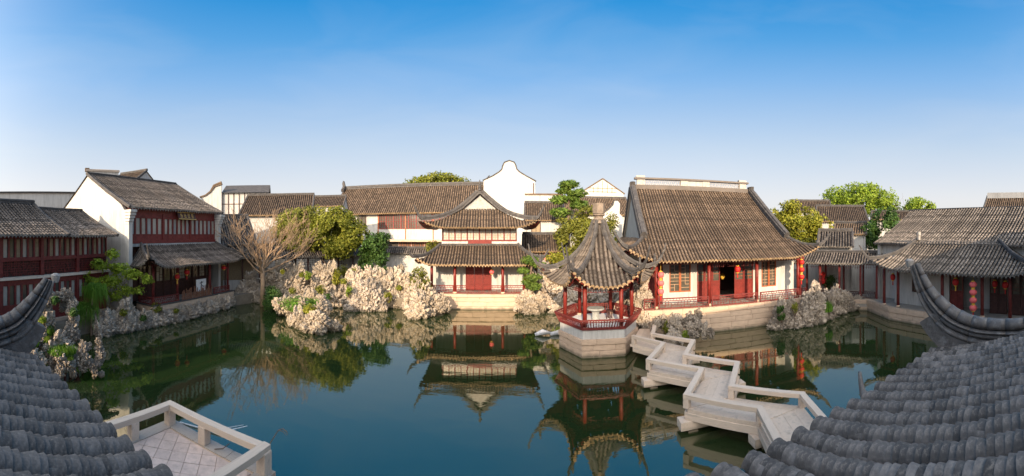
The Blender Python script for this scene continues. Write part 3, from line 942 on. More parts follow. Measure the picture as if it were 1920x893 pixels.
# ================================================================ HEXAGONAL PAVILION
HC = (4.65, 18.18)
hexp = thing('hexagonal_pavilion', 'hexagonal open pavilion with red columns and swept pointed roof on white base', 'pavilion', (HC[0], HC[1], 0))
TH = [radians(-126.5 + 60 * i) for i in range(6)]
hv = lambda Rr, i: (Rr * cos(TH[i % 6]), Rr * sin(TH[i % 6]))
for i in range(6):
    a, b = hv(2.15, i), hv(2.15, i + 1)
    stone_face(hexp, a, b, -.5, .62, 4, 1.2, 'granite', .3, proud_top=0)
    a, b = hv(2.18, i), hv(2.18, i + 1)
    stone_face(hexp, a, b, .63, .9, 1, 1.6, 'granite', .34, name='coping_stone', proud_top=.02)
    a, b = hv(2.09, i), hv(2.09, i + 1)
    mb = MB(); mb.prism([hv(2.09, i), hv(2.09, i + 1), hv(1.9, i + 1), hv(1.9, i)], .89, 1.34); mb.build('base_wall', 'plaster', hexp)
    mb = MB(); mb.prism([hv(2.16, i), hv(2.16, i + 1), hv(1.95, i + 1), hv(1.95, i)], 1.343, 1.41); mb.build('sill', 'maroon', hexp)
    # leaning balustrade
    mb = MB()
    P = lambda s, rr, z: tuple(Vector((*hv(rr, i), z)).lerp(Vector((*hv(rr, i + 1), z)), s))
    mb.bar(P(0, 2.38, 1.86), P(1, 2.38, 1.86), .08, .07); mb.bar(P(0, 2.34, 1.76), P(1, 2.34, 1.76), .05, .04)
    mb.bar(P(0, 2.16, 1.45), P(1, 2.16, 1.45), .05, .05)
    for j in range(17):
        s = (j + .5) / 17
        mb.bar(P(s, 2.14, 1.42), P(s, 2.36, 1.84), .04, .03)
    mb.bar(P(0, 2.12, 1.40), P(0, 2.37, 1.86), .07)
    mb.build('balustrade', 'maroon', hexp)
    mb = MB(); mb.prism([hv(2.08, i), hv(2.08, i + 1), hv(1.62, i + 1), hv(1.62, i)], 1.62, 1.66)
    x, y = hv(1.82, i)
    column(hexp, x, y, 1.3, 3.75, .11, 'red')
    a, b = hv(1.82, i), hv(1.82, i + 1)
    mb = MB(); mb.bar((*a, 3.55), (*b, 3.55), .12, .22); mb.build('beam', 'red', hexp)
    mb = MB()
    A = Vector((*a, 0)); B = Vector((*b, 0))
    for j in range(15):
        p = A.lerp(B, (j + .5) / 15)
        mb.bar((p.x, p.y, 3.14), (p.x, p.y, 3.44), .025)
    for z in (3.14, 3.26):
        mb.bar((a[0], a[1], z), (b[0], b[1], z), .025)
    mb.build('hanging_fretwork', 'red', hexp)
mb = MB(); mb.prism([hv(1.9, i) for i in range(6)], .8, 1.36); mb.build('floor', 'white', hexp)
tb = thing('stone_table', 'dark round stone table inside hexagonal pavilion', 'table', (HC[0] - .2, HC[1] - .1, 1.36))
MB().lathe((0, 0, .62), [(.46, 0), (.48, .04), (.46, .09)], 16).build('table_top', 'plaster_grey', tb)
MB().lathe((0, 0, 0), [(.24, 0), (.2, .2), (.2, .45), (.28, .62)], 12).build('pedestal', 'plaster_grey', tb)
st = thing('stool', 'dark wooden stool beside stone table in hexagonal pavilion', 'stool', (HC[0] + .65, HC[1] + .2, 1.36))
MB().lathe((0, 0, .42), [(.2, 0), (.2, .05)], 12).build('seat', 'dark', st)
for a in range(4):
    MB().bar((.15 * cos(a * pi / 2), .15 * sin(a * pi / 2), 0), (.12 * cos(a * pi / 2), .12 * sin(a * pi / 2), .42), .05).build('leg', 'dark', st)
PROF = [(0.0, 6.95), (.15, 6.62), (.4, 5.9), (.7, 5.33), (1.0, 4.9), (1.4, 4.43), (1.8, 4.05), (2.2, 3.75), (2.5, 3.52), (2.9, 3.28), (3.4, 3.1)]
T30 = tan(radians(30))
def hex_z(r, s):
    c = min(1.15, abs(s) / (2.9 * T30))
    return lerp_tab(PROF, r) + 1.08 * c ** 2.6 * min(1, r / 2.7) ** 3
for i in range(6):
    th = TH[i] + pi / 6
    ax = Vector((cos(th), sin(th), 0)); lt = Vector((-sin(th), cos(th), 0))
    def S(u, q, ax=ax, lt=lt):
        re = 2.5 + .38 * min(1.2, abs(u) / 1.68) ** 2.5
        r = re - q
        p = ax * r + lt * u
        return Vector((p.x, p.y, hex_z(r, u)))
    rows = []
    for j in range(-7, 8):
        u = j * .218
        re = 2.5 + .38 * min(1.2, abs(u) / 1.68) ** 2.5
        rows.append((u, 0.0, re - max(.17, abs(u) / T30) - .02))
    tile_slope(hexp, S, rows, .218, tl=.2, each=True, soffit='red', drop=.16, sof_frac=.45, tile='tile_hex')
    # hip ridge along the vertex direction, ending in a raised horn
    d = Vector((cos(TH[i]), sin(TH[i]), 0))
    pts = []; ws = []; hs = []
    for Rr, z in ((.16, 6.72), (.4, 6.02), (.7, 5.48), (1.05, 5.02), (1.45, 4.66), (1.85, 4.4), (2.3, 4.2), (2.75, 4.13), (3.1, 4.24), (3.4, 4.42), (3.62, 4.8), (3.77, 5.18), (3.84, 5.5)):
        pts.append(tuple(d * Rr + Vector((0, 0, z))))
        f = smooth((Rr - 3.0) / .85)
        ws.append(.17 * (1 - .72 * f)); hs.append(.25 * (1 - .7 * f))
    MB().sweep(pts, ws, hs).build('hip_ridge', 'ridge', hexp)
    p = d * 3.15
    MB().lathe((p.x, p.y, 4.4), [(.1, 0), (.07, .12), (.1, .2), (.05, .34), (.07, .42), (.02, .55)], 8).build('ridge_ornament', 'ridge', hexp)
MB().lathe((0, 0, 6.6), [(.36, 0), (.3, .14), (.34, .22), (.24, .3), (.24, .38), (.34, .44), (.34, .5), (.22, .54)], 12).build('finial_base', 'finial', hexp)
mb = MB(); mb.prism([(.34 * cos(a * pi / 3), .34 * sin(a * pi / 3)) for a in range(6)], 7.14, 7.68); mb.build('finial', 'finial', hexp)

# ================================================================ LAKESIDE PAVILION (two tiers of eaves, gable to the water)
n = -4.0; nr = radians(n)
CX = lambda t, d: (d * sin(nr) + t * cos(nr), d * cos(nr) - t * sin(nr), 0)
pav = thing('lakeside_pavilion', 'two storey lakeside pavilion with double brown eaves and gable facing the pond', 'pavilion', CX(-.72, 27.66), n)
stone_face(pav, (-4.05, 0), (4.0, 0), -.5, .98, 4, 1.5, 'granite', .35, proud_top=0)
stone_face(pav, (-4.1, -.06), (4.05, -.06), .985, 1.23, 1, 1.9, 'granite', .4, name='coping_stone', proud_top=.02)
for sg in (-1, 1):
    a, b = ((4.0, 0), (4.0, 6)) if sg > 0 else ((-4.05, 6), (-4.05, 0))
    stone_face(pav, a, b, -.5, 1.23, 5, 1.5, 'granite', .35)
MB().box(-3.9, 3.9, .3, 8.6, -.5, 1.2).build('platform_floor', 'paving', pav)
cx = (-3.85, -1.95, 1.93, 3.75)
for x in cx:
    column(pav, x, .35, 1.23, 3.75, .12, 'red')
    MB().box(x - .3, x + .3, .28, .42, 3.42, 3.6).build('bracket', 'red', pav)
for x0, x1 in ((-3.75, -2.05), (-1.85, 1.83), (2.03, 3.65)):
    railing(pav, (x0, .3), (x1, .3), 1.23, .66, 'red', .2, seed=int(x0 * 7) + 60)
MB().box(-3.95, 3.85, .27, .43, 3.6, 3.8).build('eave_beam', 'red', pav)
for x0, x1 in ((-3.75, -1.18), (1.05, 3.7)):
    MB().box(x0, x1, 2.0, 2.2, 1.2, 4.2).build('wall', 'plaster', pav)
for sx in (-3.75, 3.5):
    MB().box(sx, sx + .2, 2.2, 8.4, 1.2, 4.2).build('wall', 'plaster', pav)
for i in range(3):
    x0 = -1.18 + i * .743
    mb = MB()
    mb.box(x0 + .01, x0 + .08, 1.99, 2.09, 1.23, 3.9); mb.box(x0 + .66, x0 + .733, 1.99, 2.09, 1.23, 3.9)
    for z in (1.23, 1.75, 2.25, 2.75, 3.25, 3.8):
        mb.box(x0 + .08, x0 + .66, 2.0, 2.08, z, z + .09)
    mb.box(x0 + .08, x0 + .66, 2.03, 2.07, 1.3, 3.85)
    mb.build('door', 'red', pav)
MB().box(-3.7, 3.6, 2.0, 2.15, 3.9, 4.3).build('lintel', 'maroon', pav)
skirt(pav, -4.95, 4.85, -.76, -3.35, 3.3, 2.3, 3.6, 5.08, 8.5, lift=.55, Lc=1.6, tip=(.4, .3, .75), pitch=.235, each=True)
MB().sweep([(-3.4, 2.25, 5.02), (0, 2.25, 5.02), (3.35, 2.25, 5.02)], [.22] * 3, [.2] * 3).build('apron_ridge', 'ridge', pav)
# upper storey
MB().box(-3.3, 3.25, 2.36, 8.4, 4.6, 5.45).build('upper_wall', 'plaster', pav)
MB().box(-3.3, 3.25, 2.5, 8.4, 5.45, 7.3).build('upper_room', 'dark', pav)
for i in range(6):
    x0 = -3.2 + i * 1.065
    window(pav, x0, x0 + 1.065, 5.5, 6.62, 2.4, 2, 'red', 'pane', .05, .06, lattice='lattice', seed=40 + i)
MB().box(-3.3, 3.25, 2.28, 2.44, 5.44, 5.53).build('sill_beam', 'red', pav)
mb = MB(); mb.box(-1.0, 1.05, 2.27, 2.33, 5.12, 5.44)
for x in (-.95, -.3, .3, .95):
    mb.box(x - .03, x + .03, 2.24, 2.27, 5.12, 5.44)
mb.build('balcony_panel', 'red', pav)
# upper roof: slopes fall to the two sides, a gable and a skirt face the water
UE, UZ = 1.3, 6.58
hs_ = concave(4.9, 3.1, .55)
hf = concave(2.3, hs_(3.3), .2)
def S(u, q):
    c = max(0., (abs(u) - 2.6) / 2.3) ** 2.2 * max(0., 1 - q / 2.3)
    return Vector((u, UE + q - .3 * c, UZ + hf(q) + .62 * c))
rows, p = span_rows(-4.85, 4.85, .235, lambda u: 2.3 if abs(u) < 1.6 else (4.9 - abs(u)) / 3.3 * 2.3)
tile_slope(pav, S, rows, p, each=True)
for sg in (-1, 1):
    def S2(u, q, sg=sg):
        c = max(0., 1 - (u - UE) / 2.2) ** 2.2 * max(0., 1 - q / 3.)
        return Vector((sg * (4.9 - q + .3 * c), u, UZ + hs_(q) + .62 * c))
    rows, p = span_rows(UE + .05, 9.2, .235, lambda u: 4.85 if u > 3.5 else (u - UE) / 2.3 * 3.3)
    tile_slope(pav, S2, rows, p)
    pts = []; ws = []; hts = []
    for x in (0.0, .4, .8, 1.2, 1.6):
        pts.append((sg * x, 3.45, UZ + hs_(4.9 - x) + .02)); ws.append(.32); hts.append(.46)
    for s in (.2, .4, .6, .8, 1.0):
        x = 1.6 + 3.2 * s; y = 3.45 - 2.2 * s - .2 * s ** 3; q = 2.3 * (1 - s)
        pts.append((sg * x, y, UZ + hf(q) + .62 * s ** 2.2 + .02)); ws.append(.26); hts.append(.36)
    x, y, z = pts[-1]
    for s in (.3, .6, .85, 1.):
        pts.append((x + sg * .62 * s, y - .4 * s, z + 1.25 * s ** 1.7)); ws.append(.24 * (1 - .7 * s)); hts.append(.32 * (1 - .7 * s))
    MB().sweep(pts, ws, hts).build('hip_ridge', 'ridge', pav)
poly = [(-1.55, UZ + hf(2.25)), (1.55, UZ + hf(2.25)), (.8, UZ + hs_(4.1) - .1), (0, UZ + hs_(4.9) - .12), (-.8, UZ + hs_(4.1) - .1)]
MB().wall(poly, 3.62, 3.8).build('gable', 'plaster_grey', pav)
MB().wall([(-1.0, 8.3), (1.0, 8.3), (0, 9.28)], 3.56, 3.63).build('gable_panel', 'mortar', pav)
MB().box(-1.7, 1.7, 3.45, 3.66, 8.03, 8.17).build('gable_sill', 'ridge', pav)
MB().sweep([(0, 3.3, 9.62), (0, 6, 9.55), (0, 9.2, 9.62)], [.3] * 3, [.45] * 3).build('ridge', 'ridge', pav)
MB().lathe((0, 3.35, 9.95), [(.16, 0), (.1, .15), (.16, .3), (.08, .45), (.1, .6), (.03, .95)], 8).build('finial', 'ridge', pav)
hung_lantern(CX(.32, 28.3)[:2] + (2.95,), 'pale orange lantern hanging before red pavilion doors', 3.7, .2, .34, 'lantern_pink', False)

# ================================================================ HALL ACROSS THE WATER (grey roof in shade, white wall with lattice window)
rh = thing('waterside_hall', 'shaded waterside hall with broad grey tiled roof and hanging red lanterns', 'hall', (20.92, 7.48, 0), 100)
stone_face(rh, (-3.9, 0), (9.0, 0), -.5, .9, 4, 1.3, 'granite', .35)
stone_face(rh, (-8.3, 1.7), (-3.9, 0), -.5, .9, 4, 1.3, 'granite', .35)
mb = MB(); mb.prism([(-8.2, 1.9), (-3.9, .25), (9, .25), (9, 10), (-8.2, 10)], -.4, .87); mb.build('platform_floor', 'paving', rh)
for x in (-4.7, -3.45, .1, 2.9, 4.7):
    column(rh, x, .45, .88, 3.9, .11, 'maroon')
MB().box(-5.0, 8, .38, .52, 3.55, 3.75).build('eave_beam', 'maroon', rh)
mb = MB()
for x0, x1 in ((-4.6, -3.55), (-3.35, 0.0), (.2, 2.8)):
    fret(mb, x0, x1, 3.25, 3.55, .45, .028, None, 2, 9)
mb.build('hanging_fretwork', 'maroon', rh)
MB().box(-4.7, -.06, 1.7, 1.9, .87, 4.6).build('wall', 'plaster', rh)
w = window(rh, -3.05, -1.9, 1.85, 3.4, 1.66, 1, 'dark', 'pane_dark', .1, lattice='maroon', seed=51)
MB().box(-4.72, -4.5, 1.9, 9.5, .87, 4.6).build('wall', 'plaster', rh)
door_leaf(rh, 0.0, .5, .9, 3.6, 1.75, 'maroon', 'pane_dark', 'dark', 60)
door_leaf(rh, .5, 1.0, .9, 3.6, 1.75, 'maroon', 'pane_dark', 'dark', 61)
for i, x0 in enumerate((2.9, 3.5, 4.4, 5.0, 5.6, 6.2)):
    door_leaf(rh, x0, x0 + .58, .9, 3.6, 1.75, 'dark', 'pane_dark', 'maroon', 62 + i)
MB().box(-.06, 9, 1.66, 1.86, 3.6, 4.6).build('lintel', 'dark', rh)
MB().box(-.06, 9, 5.0, 5.1, .87, 4.4).build('screen', 'dark', rh)
window(rh, 3.3, 4.3, 1.6, 3.3, 4.95, 3, 'dark', 'pane', .06, lattice='dark', seed=71)
skirt(rh, -4.85, 6.6, -.7, -3.2, 3.15, 2.75, 3.62, 5.55, 3.2, lift=.62, Lc=2.0, tip=(.45, .5, 1.0), pitch=.245, tile='tile_ash', pan='pan_grey', end='eave_tile_grey', each=True, soffit='dark')
MB().lathe((-3.1, 2.6, 5.6), [(.13, 0), (.13, .3), (.16, .34), (.16, .62)], 8).build('finial', 'mortar', rh)
h3 = concave(5.4, 2.95, .25)
S = lambda u, q: Vector((u, 2.3 + q, 5.28 + h3(q)))
rows, p = span_rows(-7.3, 12, .25, lambda u: 5.4)
tile_slope(rh, S, rows, p, tile='tile_ash', pan='pan_grey', end='eave_tile_grey', each=True, soffit='dark', tl=.26)
MB().sweep([(-7.4, 7.7, 8.2), (2, 7.7, 8.15), (12, 7.7, 8.2)], [.25] * 3, [.16] * 3).build('ridge', 'ridge', rh)
MB().wallx([(2.6, 5.2), (7.7, 8.0), (12.8, 5.2), (12.8, .8), (2.6, .8)], -7.1, -6.85).build('gable_wall', 'plaster', rh)
mb = MB(); mb.add([(-7.3, 7.7, 8.2), (12, 7.7, 8.2), (12, 13.2, 5.2), (-7.3, 13.2, 5.2)], [(0, 3, 2, 1)]); mb.build('back_slope', 'tile_grey', rh)
MB().box(-6.85, 12, 2.9, 3.1, .87, 5.3).build('wall', 'plaster', rh)
def RX(x, y):
    a = radians(100)
    return (20.92 + x * cos(a) + y * sin(a), 7.48 - x * sin(a) + y * cos(a))
hung_lantern(RX(-3.95, .5) + (2.95,), 'red oval lantern between gallery post and white wall', 3.6, .19, .46)
hung_lantern(RX(1.0, .6) + (2.95,), 'red lantern with yellow tassel before dark panelled doors', 3.6, .22, .46, 'lantern', 'y')
lantern_string(RX(2.6, -.25) + (3.0,), 'string of four glossy crimson lanterns under grey eave', 4, .47, 3.65, .24, .36, 'lantern_pink')
hung_lantern(RX(3.6, .8) + (2.95,), 'red lantern half in shade behind lantern string', 3.6, .18, .42)
hung_lantern(RX(4.25, .9) + (2.9,), 'dull red lantern beside maroon column in the deep porch', 3.6, .2, .42)

# ================================================================ GALLERY joining main hall and waterside hall
gal = thing('covered_gallery', 'covered gallery with grey tiled roof and dark posts between two halls', 'gallery', (23.2, 15.2, 0), 64)
# local x from the main hall end (-) to the waterside hall end (+)
for x in (-4.6, -2.9, -1.3, .4, 1.7):
    MB().box(x - .08, x + .08, -.08, .08, .88, 3.75).build('post', 'maroon', gal)
    MB().box(x - .08, x + .08, 2.12, 2.28, .88, 3.75).build('post', 'maroon', gal)
MB().box(-6.2, 2.6, -.07, .07, 3.55, 3.75).build('eave_beam', 'maroon', gal)
mb = MB(); fret(mb, -4.5, 1.6, 3.25, 3.55, 0, .026, 34, 2, 4); mb.build('hanging_fretwork', 'maroon', gal)
for x0, x1 in ((-2.8, -1.4), (-1.2, .3), (.5, 1.6)):
    railing(gal, (x0, 0), (x1, 0), .9, .55, 'dark', .18, seed=int(x0 * 10) + 50)
MB().box(-6.2, 2.8, 4.4, 4.6, .8, 3.7).build('wall', 'plaster', gal)
MB().box(-6.5, 2.8, -.3, 4.4, .3, .89).build('gallery_floor', 'paving', gal)
stone_face(gal, (-3.2, -.3), (2.2, -.3), -.5, .88, 4, 1.2, 'granite', .3)
plain_gable_roof(gal, -6.4, 2.4, -.5, 1.1, 3.7, 4.5, pitch=.22, back=True, ridge_h=.22, soffit='maroon')
mb = MB(); mb.box(-.7, .7, -.02, .02, -.5, .5)
bn = thing('red_hanging', 'red cloth festoon hung in the sunlit gallery bay', 'cloth hanging', pol(1543, 29.5, 2.3))
MB().lathe((0, 0, 0), [(.1, -.5), (.2, -.2), (.12, .1), (.22, .35), (.05, .55)], 8).build('cloth', 'lantern', bn)
MB().tube([(0, 0, .55), (0, 0, 1.4)], [.015, .015], 5).build('cord', 'dark', bn)
# lit link roof beside the main hall
lk = thing('link_roof', 'short brown tiled roof on red posts joining main hall to gallery', 'porch roof', HX(16.0, 24.5), 22)
for x in (-1.6, 1.5):
    MB().box(x - .07, x + .07, -.07, .07, .85, 4.0).build('post', 'red', lk)
    MB().box(x - .07, x + .07, 2.6, 2.74, .85, 4.0).build('post', 'red', lk)
plain_gable_roof(lk, -1.9, 2.0, -.6, 1.4, 3.85, 4.9, pitch=.21, tile='tile_warm', pan='pan_warm', end='eave_tile', soffit='maroon', ridge_h=.2)
MB().box(-1.8, 1.8, 2.75, 2.9, .85, 4.0).build('wall', 'plaster', lk)

# ================================================================ WHITE GABLED HOUSE with porch (two storeys)
lh = thing('gabled_house', 'two storey house with white gable wall, maroon windows and tiled porch', 'house', (-19.57, 11.56, 0), -99)
stone_face(lh, (0, 0), (8.75, 0), -.5, 1.26, 5, 1.4, 'granite', .35)
stone_face(lh, (0, 1.7), (0, 0), -.5, 1.26, 5, 1.4, 'granite', .35)
stone_face(lh, (8.75, 0), (8.75, 1.7), -.5, 1.26, 5, 1.4, 'granite', .35)
MB().box(.2, 8.6, .2, 2, -.5, 1.3).build('porch_floor', 'paving', lh)
piece('porch_edge', 'ridge', lh, (4.37, .06, 1.3), (8.8, .3, .09))
piece('porch_edge', 'ridge', lh, (.06, .95, 1.3), (.3, 1.5, .09))
# gable wall with outline (y, z)
gp = [(1.75, .5), (1.75, 7.5), (2.2, 8.05), (4.6, 9.42), (7.0, 10.75), (9.4, 9.42), (12.2, 7.9), (12.2, .5)]
MB().wallx(gp, -.95, -.7).build('gable_wall', 'plaster', lh)
MB().wallx(gp, 8.35, 8.6).build('gable_wall', 'plaster', lh)
for x in (-.98, 8.32):
    mb = MB(); mb.box(x, x + .3, 1.28, 1.74, 1.3, 6.7); mb.build('pilaster', 'plaster', lh)
    mb = MB()
    for i, z in enumerate((6.7, 6.9, 7.1, 7.3, 7.5)):
        mb.box(x - .03 - .02 * i, x + .33 + .02 * i, 1.26 - .09 * i, 1.74, z, z + .17)
    mb.build('corbel', 'plaster', lh)
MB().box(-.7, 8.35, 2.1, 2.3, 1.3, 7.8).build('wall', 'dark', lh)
MB().box(-.7, 8.35, 11.9, 12.1, .5, 7.8).build('wall', 'plaster', lh)
# upper storey windows in three bays
MB().box(-.68, 8.33, 1.66, 1.8, 7.2, 7.85).build('head_beam', 'maroon', lh)
MB().box(-.68, 8.33, 1.6, 1.8, 5.38, 5.6).build('sill_beam', 'maroon', lh)
bays = ((-.65, 2.35), (2.5, 5.2), (5.35, 8.3))
for b, (x0, x1) in enumerate(bays):
    piece('post', 'maroon', lh, (x1 + .075, 1.7, 6.5), (.17, .2, 2.0)) if b < 2 else None
    nl = 6
    for i in range(nl):
        a = x0 + (x1 - x0) * i / nl; c = x0 + (x1 - x0) * (i + 1) / nl
        w = window(lh, a + .005, c - .005, 5.98, 7.2, 1.72, 1, 'maroon', 'pane' if (i + b) % 3 else 'plaster_grey', .055)
        MB().box(a + .005, c - .005, 1.68, 1.78, 5.6, 5.975).build('panel', 'maroon', w)
pl = thing('name_board', 'dark tilted plaque with gilt writing under upper eave of gabled house', 'sign', (0, 0, 0), -99)
def LX(x, y):
    a = radians(-99)
    return (-19.57 + x * cos(a) + y * sin(a), 11.56 - x * sin(a) + y * cos(a))
pl.location = LX(4.55, 1.35) + (7.42,)
bd = MB().box(-.95, .95, -.04, .04, -.3, .3).build('board', 'dark', pl)
bd.rotation_euler = (-.35, 0, 0)
MB().box(-.95, .95, -.06, -.041, .24, .3).box(-.95, .95, -.06, -.041, -.3, -.24).build('frame', 'gold', bd)
mb = MB()
rr = random.Random(4)
for cxx in (-.6, -.2, .2, .6):
    for j in range(3):
        z = -.14 + j * .14
        mb.box(cxx - .12 + rr.uniform(0, .05), cxx + .12 - rr.uniform(0, .05), -.05, -.041, z - .018, z + .018)
    for xo in (-.07, .06):
        mb.bar((cxx + xo, -.046, -.17 + rr.uniform(0, .08)), (cxx + xo * rr.uniform(.2, 1.4), -.046, .17), .03, .012, up=(0, 1, 0))
mb.build('lettering', 'gold', bd)
plain_gable_roof(lh, -1.02, 8.66, 1.15, 7.0, 7.82, 10.85, pitch=.25, each=True, yb=12.9, k=.12, tl=.24, ridge_h=.22, soffit='maroon')
# porch below
skirt(lh, -.85, 9.35, -.85, .3, 8.2, 1.62, 3.88, 5.25, 1.62, lift=.6, Lc=1.7, tip=(.55, .35, .95), pitch=.21, tile='tile_grey', pan='pan_grey', end='eave_tile_grey', soffit='dark', each=True)
MB().box(-.6, 8.3, 1.56, 1.66, 5.16, 5.36).build('apron', 'plaster_grey', lh)
for x in (.35, 2.6, 6.1, 8.4):
    column(lh, x, .35, 1.3, 4.05, .1, 'maroon')
MB().box(.2, 8.6, .28, .42, 3.85, 4.02).build('eave_beam', 'maroon', lh)
for x0, x1, sd in ((.1, 2.5, 3), (6.3, 8.3, 5)):
    railing(lh, (x0, .1), (x1, .1), 1.33, .5, 'maroon', .17, seed=sd)
railing(lh, (.1, 1.6), (.1, .12), 1.33, .5, 'maroon', .17, seed=8)
for i in range(10):
    x0 = .4 + i * .78
    door_leaf(lh, x0, x0 + .76, 1.32, 3.8, 2.02, 'dark', 'pane' if i in (2, 5, 8) else 'pane_dark', 'dark', 90 + i)
hung_lantern(LX(2.35, .1) + (3.05,), 'orange red lantern with yellow fringe under porch eave', 3.9, .19, .36, 'lantern', 'y')
hung_lantern(LX(3.3, .1) + (3.28,), 'deep red lantern next to fringed one under porch', 3.9, .21, .36, 'lantern', True)
hung_lantern(LX(7.2, -.2) + (3.35,), 'glossy red lantern at the far end of porch eave', 3.95, .22, .3, 'lantern', False)
# stake fence and sign board on the porch edge
sf = thing('stake_fence', 'uneven brown bamboo stake fence along porch edge', 'fence', LX(2.75, -.02) + (1.28,), -99)
rr = random.Random(6)
for i in range(27):
    x = i * .12
    MB().bar((x, 0, -.05), (x + rr.uniform(-.05, .05), rr.uniform(-.04, .04), rr.uniform(.45, .95)), .045).build('stake', 'bamboo', sf)
MB().bar((-.1, .03, .3), (3.2, .03, .33), .04).build('rail', 'bamboo', sf)
sb = thing('sign_board', 'white board with black brush mark standing behind stake fence', 'sign', LX(5.35, .55) + (1.3,), -99)
MB().box(-.55, .55, 0, .05, .35, 1.25).build('board', 'white', sb)
mb = MB(); mb.bar((-.18, -.01, .95), (.2, -.01, 1.02), .06, .012, up=(0, 1, 0)); mb.bar((.0, -.01, 1.1), (-.05, -.01, .6), .06, .012, up=(0, 1, 0)); mb.bar((-.02, -.012, .85), (.2, -.012, .66), .05, .012, up=(0, 1, 0)); mb.build('brush_mark', 'ink', sb)
for x in (-.4, .4):
    MB().box(x - .03, x + .03, .05, .1, 0, .9).build('leg', 'dark', sb)

# ================================================================ MAROON TWO STOREY WING (far side of the near roof)
lw = thing('maroon_wing', 'long two storey maroon wing with lattice balcony and grey tiled roof', 'house', (-20.35, 5.585, 0), -111)
plain_gable_roof(lw, -10, .05, -.8, 3.2, 5.95, 8.08, pitch=.225, each=True, tl=.26, ridge_h=.3, soffit='dark')
plain_gable_roof(lw, .1, 4.15, -.8, 3.0, 5.93, 7.72, pitch=.225, each=True, tl=.26, ridge_h=.22, soffit='dark')
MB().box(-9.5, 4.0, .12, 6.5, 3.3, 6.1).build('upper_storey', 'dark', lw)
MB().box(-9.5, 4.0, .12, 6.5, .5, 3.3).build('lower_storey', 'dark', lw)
MB().box(-9.6, 4.05, -.22, .1, 3.48, 3.63).build('string_course', 'granite_pale', lw)
MB().box(-9.6, 4.05, -.06, .12, 5.8, 6.05).build('head_beam', 'maroon', lw)
MB().box(-9.6, 4.05, -.08, .12, 4.5, 4.66).build('sill_beam', 'maroon', lw)
MB().box(-9.6, 4.05, -.04, .12, 3.2, 3.48).build('floor_beam', 'maroon', lw)
for i in range(5):
    x0 = -9.4 + i * 2.68; x1 = x0 + 2.68
    MB().box(x0 - .1, x0 + .1, -.1, .12, .9, 6.0).build('post', 'maroon', lw)
    for j in range(6):
        a = x0 + .1 + (x1 - x0 - .2) * j / 6; c = x0 + .1 + (x1 - x0 - .2) * (j + 1) / 6
        window(lw, a, c, 4.66, 5.8, .04, 1, 'maroon', ('pane_dark', 'pane', 'brick')[(i * 5 + j * 2) % 3], .06)
        w = window(lw, a, c, 2.0, 3.2, .04, 1, 'maroon', ('pane', 'pane_dark')[(i + j) % 2], .06)
        MB().box(a + .01, c - .01, .0, .08, 1.0, 1.99).build('panel', 'maroon', w)
    mb = MB(); fret(mb, x0 + .1, x1 - .1, 3.66, 4.5, .02, .035, 22, 6, 30 + i)
    mb.build('balcony_lattice', 'maroon', lw)
MB().box(-9.6, 4.05, -.3, .5, .2, 1.0).build('base', 'granite', lw)

# ================================================================ HOUSES BEHIND
def house(name, label, px, D, n, w, depth, zw, ze, zr, over=.5, tile='tile_grey', pan='pan_grey', end='eave_tile_grey', wall='plaster', each=False, pitch=.25, ridge_h=.3, k=.2, loc=None, front=True):
    """gabled house: front wall centre at bearing/distance"""
    t = thing(name, label, 'house', loc or pol(px, D), n)
    x0, x1 = -w / 2, w / 2
    yr = depth / 2
    MB().box(x0 + .1, x1 - .1, 0, .2, zw, ze + .15).build('wall', wall, t); MB().box(x0 + .1, x1 - .1, depth - .2, depth, zw, ze + .15).build('wall', wall, t)
    sl = (zr - ze) / (yr + over)
    for x in (x0, x1 - .22):
        MB().wallx([(0, zw), (0, ze + sl * over - .08), (yr, zr - .1), (depth, ze + sl * over - .08), (depth, zw)], x, x + .22).build('gable_wall', wall, t)
    plain_gable_roof(t, x0 - .08, x1 + .08, -over, yr, ze, zr, pitch=pitch, tile=tile, pan=pan, end=end, each=each, ridge_h=ridge_h, k=k * .3)
    return t

W = dict(tile='tile_warm', pan='pan_warm', end='eave_tile')
# long two storey range behind the pavilion
lb = house('long_range', 'long two storey range with brown roof and red lattice windows behind trees', 0, 0, -3, 19.4, 7.4, 0.8, 8.55, 12.3, over=.7, loc=(40.7 * sin(radians(-3)) - 10.6 * cos(radians(-3)), 40.7 * cos(radians(-3)) + 10.6 * sin(radians(-3)), 0), ridge_h=.5, pitch=.27, **W)
for i in range(11):
    x0 = -3.4 + i * .95
    window(lb, x0, x0 + .95, 6.7, 8.5, -.04, 3, 'red', 'pane_dark', .06, .04, lattice='red', seed=i, nrow=2)
window(lb, -6.3, -5.1, 6.7, 8.4, -.04, 2, 'dark', 'pane_dark', .08)
for x in (-3.5, 0, 3.4, 6.9):
    MB().box(x - .06, x + .06, -.06, .0, 5.0, 8.5).build('post', 'orange_wood', lb)
MB().box(-4.6, 9.6, -1.0, 0, 5.15, 5.4).build('string_course', 'granite', lb)
for i in range(8):
    x0 = -4.0 + i * 1.6
    window(lb, x0, x0 + 1.5, 4.1, 5.1, -.05, 7, 'orange_wood' if i > 1 else 'dark', 'pane_dark', .05, .04)
for sg in (-1, 1):
    MB().sweep([(sg * 9.75, 3.0, 11.9), (sg * 9.8, 3.7, 12.5), (sg * 10.0, 3.8, 13.2), (sg * 9.85, 3.8, 13.5)], [.4, .45, .4, .2], [.5, .6, .5, .3]).build('ridge_end', 'ridge', lb)

# it stands well back: seen over the garden wall in life but hidden by it in the pond's reflection
lb.location = (lb.location.x * 1.5, lb.location.y * 1.5, -3.0); lb.scale = (1.5, 1.5, 1.5)
